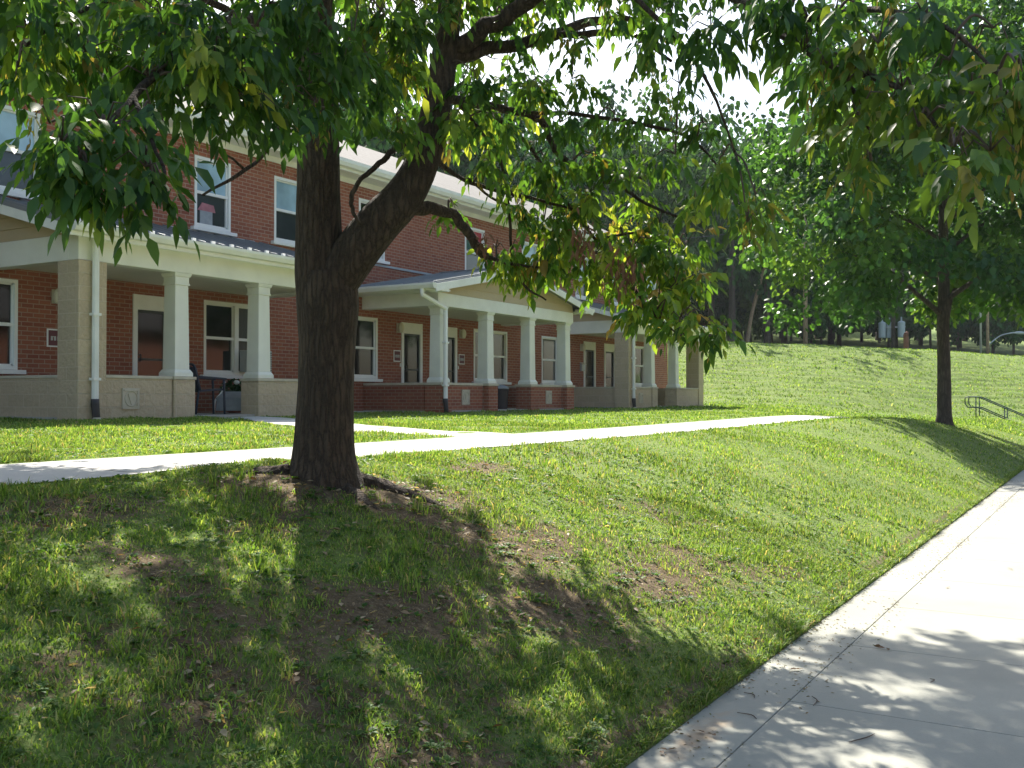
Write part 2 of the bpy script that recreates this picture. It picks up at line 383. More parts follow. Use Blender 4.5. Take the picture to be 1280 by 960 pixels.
def glass(name, base, rough=.06):
    m, t, b = nt(name)
    f = noise(t, 1.3, 3)
    t.links.new(ramp(t, f, [(.35, tuple(c * .7 for c in base)), (.7, tuple(c * 1.2 for c in base))]), b.inputs['Base Color'])
    b.inputs['Roughness'].default_value = rough
    b.inputs['IOR'].default_value = 1.6
    return m
M['glass'] = glass('dark_pane', (.008, .010, .011))
M['glass_screen'] = glass('screened_pane', (.032, .042, .05), .16)
M['glass_pale'] = glass('pale_blue_pane', (.36, .53, .66), .08)  # opaque upper sash pane with a pale blue base colour, nothing behind it

def curtain_glass():
    m, t, b = nt('pane_over_curtain')
    wv = N(t, 'ShaderNodeTexWave', Scale=9.0, Distortion=2.5, Detail=2.0)
    tc = t.nodes.new('ShaderNodeTexCoord'); t.links.new(tc.outputs['Object'], wv.inputs['Vector'])
    t.links.new(ramp(t, wv.outputs['Fac'], [(.1, (.05, .052, .05)), (.8, (.15, .15, .14))]), b.inputs['Base Color'])
    b.inputs['Roughness'].default_value = .07; b.inputs['IOR'].default_value = 1.6
    return m
M['glass_curtain'] = curtain_glass()

def shingle():
    m, t, b = nt('grey_shingles')
    tc = t.nodes.new('ShaderNodeTexCoord')
    br = N(t, 'ShaderNodeTexBrick', Scale=1.0)
    br.inputs['Color1'].default_value = (.085, .083, .08, 1); br.inputs['Color2'].default_value = (.055, .053, .051, 1)
    br.inputs['Mortar'].default_value = (.05, .045, .045, 1)
    br.inputs['Mortar Size'].default_value = .012; br.inputs['Brick Width'].default_value = .28; br.inputs['Row Height'].default_value = .13
    t.links.new(tc.outputs['Object'], br.inputs['Vector'])
    col = mixc(t, ramp(t, noise(t, 12, 4), [(.35, (0, 0, 0)), (.7, (.6, .6, .6))]), br.outputs['Color'], (.11, .107, .10))
    t.links.new(col, b.inputs['Base Color']); b.inputs['Roughness'].default_value = .92
    bump(t, b, br.outputs['Fac'], -.6, .02)
    return m
M['shingle'] = shingle()

def concrete(name, base, stain=False):
    m, t, b = nt(name)
    f = noise(t, .9, 6); f2 = noise(t, 55, 3); f3 = noise(t, 7, 5)
    c = ramp(t, f, [(.3, tuple(x * .80 for x in base)), (.7, tuple(x * 1.08 for x in base))])
    c = mixc(t, ramp(t, f2, [(.4, (0, 0, 0)), (.75, (.25, .25, .25))]), c, tuple(x * .75 for x in base))
    c = mixc(t, ramp(t, f3, [(.6, (0, 0, 0)), (.8, (.3, .3, .3))]), c, (.40, .34, .27))
    if stain:   # rusty leaf stain on the edging strip
        tc = t.nodes.new('ShaderNodeTexCoord'); mp = N(t, 'ShaderNodeMapping')
        mp.inputs['Location'].default_value = (-4.6 * 1.1, -1.72 * 5, 0); mp.inputs['Scale'].default_value = (1.1, 5, 1)
        t.links.new(tc.outputs['Object'], mp.inputs[0])
        ln = N(t, 'ShaderNodeVectorMath', operation='LENGTH'); t.links.new(mp.outputs[0], ln.inputs[0])
        ns = noise(t, 9, 5)
        ad = N(t, 'ShaderNodeMath', operation='ADD'); t.links.new(ln.outputs['Value'], ad.inputs[0]); t.links.new(ns, ad.inputs[1])
        c = mixc(t, ramp(t, ad.outputs[0], [(.55, (.6, .6, .6)), (1.25, (0, 0, 0))]), c, (.36, .22, .11))
    if name == 'path_concrete':      # tooled joints every metre and a half
        tc = t.nodes.new('ShaderNodeTexCoord'); sx = N(t, 'ShaderNodeSeparateXYZ'); t.links.new(tc.outputs['Object'], sx.inputs[0])
        pp_ = N(t, 'ShaderNodeMath', operation='PINGPONG'); pp_.inputs[1].default_value = .75; t.links.new(sx.outputs[0], pp_.inputs[0])
        lt = N(t, 'ShaderNodeMath', operation='LESS_THAN'); lt.inputs[1].default_value = .012; t.links.new(pp_.outputs[0], lt.inputs[0])
        c = mixc(t, lt.outputs[0], c, (.10, .095, .085))
    t.links.new(c, b.inputs['Base Color']); b.inputs['Roughness'].default_value = .88
    bump(t, b, f2, .25, .004)
    return m
M['pavement'] = concrete('pavement_concrete', (.315, .315, .27), True)
M['path'] = concrete('path_concrete', (.50, .49, .46))
M['slab'] = concrete('porch_concrete', (.42, .40, .37))
M['asphalt'] = simple('asphalt', (.05, .05, .05), .9, .2, 8, bmp=.3)

def bark(name, c1, c2, sc=1.0):
    m, t, b = nt(name)
    tc = t.nodes.new('ShaderNodeTexCoord'); mp = N(t, 'ShaderNodeMapping')
    mp.inputs['Scale'].default_value = (24 * sc, 24 * sc, 4.2 * sc)
    t.links.new(tc.outputs['Object'], mp.inputs[0])
    vo = N(t, 'ShaderNodeTexVoronoi', Scale=1.0, feature='DISTANCE_TO_EDGE')
    dn = N(t, 'ShaderNodeTexNoise', Scale=2.0, Detail=4)
    t.links.new(mp.outputs[0], dn.inputs['Vector'])
    sc_ = N(t, 'ShaderNodeVectorMath', operation='MULTIPLY_ADD'); sc_.inputs[1].default_value = (.9, .9, .9)
    t.links.new(dn.outputs['Color'], sc_.inputs[0]); t.links.new(mp.outputs[0], sc_.inputs[2])
    t.links.new(sc_.outputs[0], vo.inputs['Vector'])
    f = noise(t, 3, 5); f2 = noise(t, 60, 4)
    h = N(t, 'ShaderNodeMath', operation='MULTIPLY_ADD'); h.inputs[1].default_value = .35
    t.links.new(f2, h.inputs[0])
    mn = N(t, 'ShaderNodeMath', operation='MINIMUM'); mn.inputs[1].default_value = .3; t.links.new(vo.outputs['Distance'], mn.inputs[0])
    t.links.new(mn.outputs[0], h.inputs[2])
    c = ramp(t, h.outputs[0], [(.08, tuple(x * .5 for x in c1)), (.45, c2)])
    c = mixc(t, ramp(t, f, [(.35, (0, 0, 0)), (.7, (.6, .6, .6))]), c, c1)
    t.links.new(c, b.inputs['Base Color']); b.inputs['Roughness'].default_value = .95
    bump(t, b, h.outputs[0], 1.0, .06)
    return m
M['bark'] = bark('ash_bark', (.040, .027, .017), (.105, .074, .048))
M['bark2'] = bark('maple_bark', (.07, .055, .045), (.13, .105, .085), .7)
M['polewood'] = bark('pole_wood', (.36, .25, .16), (.52, .39, .26), .5)

def leafmat(name, trans=.38, rough=.42, spec=.4):
    m, t, b = nt(name)
    at = N(t, 'ShaderNodeAttribute', attribute_name='tint')
    g = t.nodes.new('ShaderNodeNewGeometry')
    rmp = ramp(t, g.outputs['Random Per Island'], [(0, (.62, .66, .6)), (1, (1.35, 1.3, 1.3))])
    col = mixc(t, 1.0, at.outputs['Color'], rmp, 'MULTIPLY')
    t.links.new(col, b.inputs['Base Color'])
    b.inputs['Roughness'].default_value = rough
    b.inputs['Specular IOR Level'].default_value = spec
    tr = N(t, 'ShaderNodeBsdfTranslucent')
    tcol = mixc(t, 1.0, col, (1.9, 1.75, .75), 'MULTIPLY')
    t.links.new(tcol, tr.inputs['Color'])
    mx = N(t, 'ShaderNodeMixShader'); mx.inputs[0].default_value = trans
    t.links.new(b.outputs[0], mx.inputs[1]); t.links.new(tr.outputs[0], mx.inputs[2])
    t.links.new(mx.outputs[0], t.nodes['Material Output'].inputs['Surface'])
    return m
M['leaf'] = leafmat('ash_leaf', .47, .45)
M['leaf2'] = leafmat('maple_leaf', .42, .42, .35)
M['leaf3'] = leafmat('forest_leaf', .28, .6, .15)
M['blade'] = leafmat('grass_blade', .42, .55, .25)

def ground_mat():
    m, t, b = nt('lawn_soil')
    at = N(t, 'ShaderNodeAttribute', attribute_name='bare')
    f = noise(t, 1.2, 6); f2 = noise(t, 24, 5, .65); f3 = noise(t, 90, 3)
    gcol = ramp(t, f2, [(.25, (.045, .085, .018)), (.5, (.125, .19, .045)), (.75, (.22, .265, .085))])
    gcol = mixc(t, ramp(t, f, [(.35, (0, 0, 0)), (.72, (.55, .55, .55))]), gcol, (.20, .235, .07))
    dcol = ramp(t, f2, [(.25, (.055, .040, .021)), (.55, (.13, .096, .056)), (.8, (.22, .18, .115))])
    dcol = mixc(t, ramp(t, f3, [(.6, (0, 0, 0)), (.72, (.7, .7, .7))]), dcol, (.30, .25, .19))
    ms = N(t, 'ShaderNodeMath', operation='MULTIPLY_ADD'); ms.inputs[1].default_value = 1.25
    sb = N(t, 'ShaderNodeMath', operation='SUBTRACT'); sb.inputs[1].default_value = .5; t.links.new(f2, sb.inputs[0])
    t.links.new(sb.outputs[0], ms.inputs[0]); t.links.new(at.outputs['Fac'], ms.inputs[2])
    c = mixc(t, ramp(t, ms.outputs[0], [(.25, (0, 0, 0)), (.6, (1, 1, 1))]), gcol, dcol)
    t.links.new(c, b.inputs['Base Color']); b.inputs['Roughness'].default_value = .95
    b.inputs['Specular IOR Level'].default_value = .15
    bump(t, b, f2, .8, .03)
    return m
M['ground'] = ground_mat()

# ------------------------------------------------------------------ terrain
def sst(x, a, b):
    t = np.clip((x - a) / (b - a), 0, 1)
    return t * t * (3 - 2 * t)
def lump(x, y, k, ph=0):
    return (np.sin(x * k + 1.3 * np.sin(y * k * .7 + ph) + ph) * np.cos(y * k * .9 + 1.1 * np.sin(x * k * .6 + 2 * ph)))
def ground(u, v):
    u = np.asarray(u, float); v = np.asarray(v, float)
    plat = np.interp(v, [5.5, 6.8, 13, 60], [1.075, 1.124, 1.245, 1.3])
    plat = plat - .46 * sst(u, 23, 39) * (1 - sst(v, 6.5, 12)) + .05 * sst(u, 12, 24) * (1 - sst(v, 7, 11))
    crest = 5.5 - .95 * sst(u, 11, 27)
    q = np.clip((v - 1.85) / (crest - 1.85), 0, 1)
    z = plat * (.5 * q + .5 * np.sin(q * math.pi / 2))
    s = (u - 40) * .844 + (v - 14) * .537 - 3.6 * (1 - sst(v, 4, 12))
    cz = 4.15 + np.clip((v - 4.7) * .046, -.6, .9)
    h = sst(s, -3, 19)
    h = .5 * h + .5 * np.clip(s / 16, 0, 1) ** .92
    h = np.clip(h, 0, 1)
    z = z * (1 - h) + np.maximum(cz, z) * h
    z = z + np.clip(s - 36, 0, 200) * .10 + 2.2 * sst(v, 30, 60) + np.clip(v - 40, 0, 200) * .07
    z = z + np.where(v > 1.9, 1, 0) * (.012 * lump(u, v, 2.3) + .009 * lump(u, v, 5.1, 1.7)) * sst(q, .02, .3) * (1 - sst(v, 5.2, 5.5) * (1 - sst(v, 6.8, 7.2)))
    w_ = -.537 * u + .844 * v
    z = z + .05 * sst(s, 2, 6) * lump(u, v, .9, .6) + sst(s, .5, 3) * (1 - sst(s, 15, 20)) * (.034 * np.sin(s * 6.6 + 1.6 * np.sin(w_ * .55) + .9 * np.sin(w_ * 1.9 + s)) + .022 * np.sin(s * 11.3 + 1.9 * np.sin(w_ * .9 + 1)))
    # mound of soil over the roots
    dx = u - 5.45; dy = v - 4.8
    z = z + .09 * np.exp(-(dx * dx + dy * dy) / .55)
    z = np.where(v < 1.845, -.2, z + .012)
    return z
def g1(u, v): return float(ground(u, v))

PATCH = [(4.3, 3.2, .75, .35, .9), (5.1, 2.9, .5, .35, .9), (5.9, 3.5, 1.0, .45, .85), (6.6, 2.75, .8, .35, .95), (7.0, 3.0, .7, .3, .6),
         (5.5, 4.4, .75, .5, .8), (6.3, 4.3, .7, .35, .65), (3.6, 4.9, .6, .3, .8), (3.9, 2.6, .5, .3, .5), (3.3, 2.2, .6, .3, .5),
         (7.9, 4.9, .8, .2, .55), (9.6, 5.0, .7, .15, .45), (3.0, 3.4, .5, .3, .4), (8.8, 2.35, .8, .16, .4), (4.6, 1.95, 3, .1, .65), (12, 1.95, 6, .08, .6),
         (4.9, 4.95, .5, .3, .7), (4.4, 4.3, .4, .2, .6), (2.6, 2.9, .4, .25, .4)]
def bare(u, v):
    b = np.zeros_like(np.asarray(u, float))
    for (a, c, ru, rv, w) in PATCH:
        b = np.maximum(b, w * np.exp(-((u - a) / ru) ** 2 - ((v - c) / rv) ** 2))
    zone = sst(v, 1.9, 2.4) * (1 - sst(v, 5.0, 5.5)) * (1 - sst(u, 7.5, 11.5))
    pat = .42 * lump(u, v, 2.7, .4) + .30 * lump(u, v, 6.1, 2.2) + .26 * lump(u + .3 * v, v, 13.3, 1.1) + .18 * lump(u, v - .4 * u, 23.0, .2)
    b = np.maximum(b, b * .75 + zone * np.clip(.16 + .85 * pat, 0, .9))
    b = np.maximum(b, (1 - zone) * np.clip(.9 * pat - .45, 0, .5) * (v < 5.6) * (u < 24))
    return np.clip(b, 0, 1)

us = np.concatenate([np.arange(-60, -2, 4), np.arange(-2, 15, .13), np.arange(15, 38, .5), np.arange(38, 64, .2), np.arange(64, 70, .6), np.arange(70, 290, 5)])
vs = np.concatenate([np.arange(-90, -9, 6), [-8.6, -1.0, 1.80, 1.844], np.arange(1.86, 8, .11), np.arange(8, 22, .25), np.arange(22, 45, 1.0), np.arange(45, 220, 6)])
UU, VV = np.meshgrid(us, vs, indexing='ij')
ZZ = ground(UU, VV)
ZZ = np.where(VV < -8.5, -.1, ZZ)
nu, nv = UU.shape
P = np.stack([UU, VV, ZZ], -1).reshape(-1, 3)
i, j = np.meshgrid(np.arange(nu - 1), np.arange(nv - 1), indexing='ij')
q = np.stack([i * nv + j, (i + 1) * nv + j, (i + 1) * nv + j + 1, i * nv + j + 1], -1).reshape(-1, 4)
me = bpy.data.meshes.new('ground')
me.from_pydata(P.tolist(), [], q.tolist())
at = me.attributes.new('bare', 'FLOAT', 'POINT')
at.data.foreach_set('value', bare(UU, VV).reshape(-1).astype(np.float32))
tag(link('ground', me, M['ground'], smooth=True), kind='structure')

# pavement slabs with open joints
b = MB()
u = 5.37 - 1.41 * 10
while u < 90:
    b.box(u + .0025, u + 1.4075, -.9, 1.5075, -.22, 0); u += 1.41
u = 3.2 - 5.64 * 3
while u < 90:
    b.box(u + .003, u + 5.637, 1.5125, 1.85, -.22, 0); u += 5.64
tag(b.build('pavement', M['pavement'], bevel=.004), kind='structure')
b = MB()
u = -20
while u < 90:
    b.box(u, u + 2.99, -1.06, -.905, -.3, -.005); u += 3
tag(b.build('kerb', M['slab'], bevel=.012), kind='structure')
tag(MB().add([(-60, -8.6, -.13), (280, -8.6, -.13), (280, -1.06, -.13), (-60, -1.06, -.13)], [(0, 1, 2, 3)]).build('road', M['asphalt']), kind='structure')

def ribbon(name, centre, width, mat, lift=.006):
    """path sheet draped on the ground; centre: (u,v) polyline"""
    pts = []
    for k in range(len(centre) - 1):
        a, c = np.array(centre[k]), np.array(centre[k + 1])
        n = max(2, int(np.linalg.norm(c - a) / .35))
        for t in range(n): pts.append(a + (c - a) * t / n)
    pts.append(np.array(centre[-1])); pts = np.array(pts)
    tg = np.gradient(pts, axis=0); tg = tg / np.linalg.norm(tg, axis=1, keepdims=True)
    nn = np.stack([-tg[:, 1], tg[:, 0]], 1)
    vsx = []; fs = []; m = 5
    for p, n in zip(pts, nn):
        for k in range(m):
            r = p + n * width * (k / (m - 1) - .5)
            vsx.append((r[0], r[1], g1(r[0], r[1]) + lift))
    for a in range(len(pts) - 1):
        for k in range(m - 1):
            fs.append((a * m + k, (a + 1) * m + k, (a + 1) * m + k + 1, a * m + k + 1))
    return tag(MB().add(vsx, fs).build(name, mat, smooth=True), kind='structure')
ribbon('path', [(-20, 6.10), (0, 6.10), (20, 6.08), (29, 6.05)], 1.12, M['path'])
ribbon('branch_path', [(10.6, 6.5), (10.7, 8.4), (11.4, 10.3), (12.4, 11.8), (12.65, 13.3)], 1.15, M['path'], .004)

# ------------------------------------------------------------------ building
V = 15.66
BLD = empty('apartment_building', (16.2, V, 1.25), 'two storey red brick apartment row with white columned porches and grey roof', 'building')
BO = (16.2, V, 1.25)
def MBB(): return MB(BO)
# openings: (u0, u1, z0, z1)
UPW = [(9.0, 10.62), (13.95, 14.90), (16.15, 17.1), (19.0, 20.0), (23.6, 24.62), (26.75, 27.75), (30.3, 31.3), (33.2, 34.2), (36.2, 37.2), (4.6, 5.6), (1.6, 2.6)]
UZ0, UZ1 = 4.98, 6.40
GW = [(8.55, 10.22), (14.2, 15.95), (17.85, 19.72), (24.05, 25.88), (27.98, 29.1), (35.0, 36.1), (3.0, 4.7)]
GZ0, GZ1 = 2.06, 3.55
DOORS = [(11.0, 11.92), (12.5, 13.42), (20.68, 21.58), (22.3, 23.2), (30.9, 31.8), (32.5, 33.4), (0.6, 1.5)]
DZ0, DZ1 = 1.30, 3.52
ops = [(a, c, UZ0, UZ1) for a, c in UPW] + [(a, c, GZ0, GZ1) for a, c in GW] + [(a, c, DZ0, DZ1) for a, c in DOORS]
U0, U1 = -7.0, 38.4
xs = sorted(set([U0, U1] + [o[0] for o in ops] + [o[1] for o in ops]))
zs = sorted(set([.9, 6.95, UZ0, UZ1, GZ0, GZ1, DZ0, DZ1]))
b = MBB()
for i in range(len(xs) - 1):
    for k in range(len(zs) - 1):
        cx, cz = (xs[i] + xs[i + 1]) / 2, (zs[k] + zs[k + 1]) / 2
        if any(o[0] < cx < o[1] and o[2] < cz < o[3] for o in ops): continue
        b.add([(xs[i], V, zs[k]), (xs[i + 1], V, zs[k]), (xs[i + 1], V, zs[k + 1]), (xs[i], V, zs[k + 1])], [(0, 1, 2, 3)])
for (a, c, z0, z1) in ops:
    d = .16
    b.add([(a, V, z0), (c, V, z0), (c, V, z1), (a, V, z1), (a, V + d, z0), (c, V + d, z0), (c, V + d, z1), (a, V + d, z1)],
          [(0, 4, 5, 1), (1, 5, 6, 2), (2, 6, 7, 3), (3, 7, 4, 0)])
RV, RZ = 20.2, 9.42
b.add([(U1, V, .9), (U1, 24.74, .9), (U1, 24.74, 6.95), (U1, RV, RZ - .12), (U1, V, 6.95)], [(0, 1, 2, 3, 4)])
b.add([(U0, V, .9), (U0, 24.74, .9), (U0, 24.74, 6.95), (U0, RV, RZ - .12), (U0, V, 6.95)], [(4, 3, 2, 1, 0)])
b.add([(U0, 24.74, .9), (U1, 24.74, .9), (U1, 24.74, 6.95), (U0, 24.74, 6.95)], [(3, 2, 1, 0)])
b.build('wall', M['brick'], BLD)
# main roof
rb = MBB()
e0, ez = 15.18, 7.04
rb.add([(U0 - .3, e0, ez), (U1 + .35, e0, ez), (U1 + .35, RV, RZ), (U0 - .3, RV, RZ), (U0 - .3, 25.2, ez), (U1 + .35, 25.2, ez),
        (U0 - .3, e0, ez - .1), (U1 + .35, e0, ez - .1), (U1 + .35, RV, RZ - .1), (U0 - .3, RV, RZ - .1), (U0 - .3, 25.2, ez - .1), (U1 + .35, 25.2, ez - .1)],
       [(0, 1, 2, 3), (3, 2, 5, 4), (6, 9, 8, 7), (9, 10, 11, 8), (0, 6, 7, 1), (1, 7, 8, 2), (2, 8, 11, 5), (5, 11, 10, 4), (4, 10, 9, 3), (3, 9, 6, 0)])
roof = rb.build('roof', M['shingle'], BLD)
b = MBB()
b.box(U0, U1 + .1, e0 + .03, V - .002, 6.80, 6.84)         # soffit
b.box(U0, U1 + .1, e0 + .0, e0 + .028, 6.80, 7.0)           # fascia
b.prism([(e0 - .004, 6.86), (e0 - .004, 7.03), (e0 - .15, 7.03), (e0 - .15, 6.95), (e0 - .11, 6.87)], 'x', U0, U1 + .36)
b.box(U0, U1, V - .03, V - .002, 6.68, 6.80)               # frieze
b.build('eaves_gutter', M['cream'], roof)

def window(a, c, z0, z1, twin=False, up=False, blind=None, sill=True):
    f = MBB(); w = .06; y0, y1 = V - .012, V + .10
    f.box(a + .002, a + w, y0, y1, z0, z1); f.box(c - w, c - .002, y0, y1, z0, z1)
    f.box(a + w, c - w, y0, y1, z1 - w, z1 - .002); f.box(a + w, c - w, y0, y1, z0 + .002, z0 + w)
    lights = [(a + w, c - w)]
    if twin:
        m = (a + c) / 2
        f.box(m - .055, m + .055, y0, y1, z0 + w, z1 - w)
        lights = [(a + w, m - .055), (m + .055, c - w)]
    zm = (z0 + z1) / 2
    for p, q in lights:
        f.box(p, q, V + .018, V + .07, zm - .028, zm + .028)
        f.box(p, p + .028, V + .035, V + .08, z0 + w, z1 - w); f.box(q - .028, q, V + .035, V + .08, z0 + w, z1 - w)
        f.box(p, q, V + .035, V + .08, z0 + w, z0 + w + .035); f.box(p, q, V + .035, V + .08, z1 - w - .03, z1 - w)
    fo = f.build('window', M['frame'], BLD)
    for p, q in lights:
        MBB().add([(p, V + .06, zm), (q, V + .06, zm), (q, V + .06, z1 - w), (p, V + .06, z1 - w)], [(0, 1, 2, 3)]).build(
            'pane', M['glass_pale'] if up else (M['glass_curtain'] if int(a * 7 + p * 3) % 3 == 0 else M['glass']), fo)
        MBB().add([(p, V + .075, z0 + w), (q, V + .075, z0 + w), (q, V + .075, zm), (p, V + .075, zm)], [(0, 1, 2, 3)]).build(
            'pane', M['glass_screen'] if up else (M['glass_curtain'] if int(a * 5 + p * 3) % 4 == 0 else M['glass']), fo)
    if sill:
        MBB().box(a - .10, c + .10, V - .10, V - .002, z0 - .075, z0 - .004).build('sill', M['frame'], fo, bevel=.006)
    return fo
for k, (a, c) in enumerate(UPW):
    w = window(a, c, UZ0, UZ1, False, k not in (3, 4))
    if k == 1:
        bb = MBB(); bb.box(a + .20, a + .52, V + .055, V + .073, UZ0 + .09, UZ0 + .36)
        o = bb.build('hanging_cloth', M['greycloth'], w); o['label'] = 'pale cloth hung behind the lower sash'
        MBB().prism([(a + .14, UZ0 + .36), (a + .60, UZ0 + .36), (a + .55, UZ0 + .50), (a + .25, UZ0 + .52)], 'y', V + .054, V + .0735).build('hanging_cloth', M['pink'], w)['label'] = 'pink cloth hung behind the lower sash'
    if k == 4:
        MBB().box(a + .07, c - .07, V + .045, V + .058, UZ1 - .36, UZ1 - .07).build('curtain', M['redcloth'], w)['label'] = 'red valance across the top of the window'
        MBB().box(a + .07, c - .07, V + .05, V + .0595, UZ1 - .62, UZ1 - .36).build('curtain', M['greencloth'], w)
for k, (a, c) in enumerate(GW):
    w = window(a, c, GZ0, GZ1, (c - a) > 1.3)
MBB().box(13.3, 15.56, V - .03, V - .003, 4.80, 4.90).build('flashing', M['flash'], BLD)
MBB().box(19.4, 22.6, V - .03, V - .003, 4.83, 4.885).build('flashing', M['flash'], BLD)

def door(a, c):
    z0, z1 = DZ0, DZ1
    f = MBB(); y0, y1 = V - .025, V + .12
    f.box(a + .002, a + .10, y0, y1, z0, z1); f.box(c - .10, c - .002, y0, y1, z0, z1)
    f.box(a + .10, c - .10, y0, y1, z1 - .28, z1 - .002)
    fo = f.build('door', M['white'], BLD)
    p, q, zt = a + .10, c - .10, z1 - .28
    g = MBB()
    g.box(p, p + .035, V + .01, V + .06, z0, zt); g.box(q - .035, q, V + .01, V + .06, z0, zt)
    g.box(p + .035, q - .035, V + .01, V + .06, zt - .05, zt); g.box(p + .035, q - .035, V + .01, V + .06, z0, z0 + .25)
    g.box(p + .035, q - .035, V + .012, V + .055, z0 + 1.0, z0 + 1.035)
    g.build('storm_door', M['doorpaint'], fo)
    MBB().add([(p + .035, V + .035, z0 + .25), (q - .035, V + .035, z0 + .25), (q - .035, V + .035, zt - .05), (p + .035, V + .035, zt - .05)], [(0, 1, 2, 3)]).build('pane', M['glass'], fo)
    MBB().tube([(p + .05, V + .01, z0 + .98, .012), (p + .05, V - .04, z0 + .98, .016), (p + .05, V - .045, z0 + 1.10, .014), (p + .05, V + .01, z0 + 1.10, .012)], 8).build('handle', M['black'], fo, smooth=True)
for a, c in DOORS: door(a, c)
for (u_, z_) in ((11.0 - .1, 3.33), (20.54, 3.36), (23.38, 3.36), (13.62, 3.33), (30.7, 3.3), (33.62, 3.3)):
    l = MBB()
    l.box(u_ - .06, u_ + .06, V - .03, V - .002, z_ - .12, z_ + .12)
    l.lathe(u_, V - .10, [(z_ - .13, .03), (z_ - .11, .06), (z_ - .02, .085), (z_ + .07, .075), (z_ + .12, .04), (z_ + .135, .01)], 12)
    l.build('wall_lamp', M['lamp_glass'], BLD, smooth=False)
for u_ in (20.64, 23.26):
    MBB().box(u_ - .02, u_ + .02, V - .025, V - .002, 2.38, 2.47).build('doorbell', M['frame'], BLD, bevel=.004)

# ---- porches -------------------------------------------------
PF = 13.37
def relief(u0, u1, z0, z1, y, parent):
    r = MBB(); r.box(u0, u1, y - .025, y + .06, z0, z1)
    cx, cz = (u0 + u1) / 2, (z0 + z1) / 2; w, h = (u1 - u0) / 2, (z1 - z0) / 2
    for k, (a0, a1, rr) in enumerate(((.55 * math.pi, 1.75 * math.pi, .72), (-.45 * math.pi, .60 * math.pi, .72))):
        pts = [(cx + w * rr * math.cos(a0 + (a1 - a0) * t / 12) , y - .028, cz + h * rr * math.sin(a0 + (a1 - a0) * t / 12), .012) for t in range(13)]
        r.tube(pts, 6)
    r.tube([(cx - w * .35, y - .028, cz + h * .45, .012), (cx + w * .05, y - .028, cz - h * .65, .012)], 6)
    r.box(u0 + .02, u1 - .04, y - .04, y - .024, z1 - .045, z1 - .025); r.box(u1 - .05, u1 - .03, y - .04, y - .024, z0 + .05, z1 - .046)
    return r.build('relief_tile', M['castone'], parent)
def column(cx, cy, z0, z1, parent):
    c = MBB()
    c.taper(cx, cy, z0, z0 + .06, .195, .195); c.taper(cx, cy, z0 + .06, z0 + .12, .195, .160)
    c.taper(cx, cy, z0 + .12, z1 - .20, .152, .136)
    c.taper(cx, cy, z1 - .20, z1 - .17, .158, .158); c.taper(cx, cy, z1 - .17, z1 - .06, .145, .145)
    c.taper(cx, cy, z1 - .06, z1, .16, .18)
    return c.build('column', M['cream'], parent, bevel=.006)
def downspout(u_, y, ztop, zb, parent, elbow=None, tip=True):
    d = MBB()
    if elbow:
        eu, ey = elbow
        pts = [(eu, ey, ztop + .02), (eu, ey, ztop - .10), (eu, ey, ztop - .14), (u_, y, ztop - .40), (u_, y, ztop - .46), (u_, y, zb + .32)]
    else:
        pts = [(u_, y, ztop), (u_, y, zb + .32)]
    pts2 = []
    for p in pts: pts2.append((*p, .052))
    d.tube(pts2, 8)
    for z in (zb + .62, zb + 1.6):
        d.box(u_ - .065, u_ + .065, y - .056, y + .06, z, z + .04)
    o = d.build('downspout', M['white'], parent)
    MBB().tube([(u_, y, zb + .34, .06), (u_, y, zb + .26, .062), (u_ + .01, y - .01, zb + .12, .056), (u_ + .02, y - .02, zb - .02, .056)], 10).build('drain_boot', M['boot'], parent, smooth=True)
    if tip:
        MBB().tube([(u_ + .02, y - .02, zb + .06, .063), (u_ + .02, y - .02, zb - .05, .063)], 10).build('drain_collar', M['castone'], parent)

GZ = 1.1    # below grade
CAP = 1.95
def block_wall(x0, x1, y0, y1, z1, parent, mat=M['block'], cap=M['castone'], ct=.05):
    w = MBB(); w.box(x0, x1, y0, y1, GZ, z1 - ct)
    o = w.build('low_wall', mat, parent)
    MBB().box(x0 - .015, x1 + .015, y0 - .015, y1 + .015, z1 - ct + .002, z1).build('coping', cap, parent, bevel=.006)
    return o

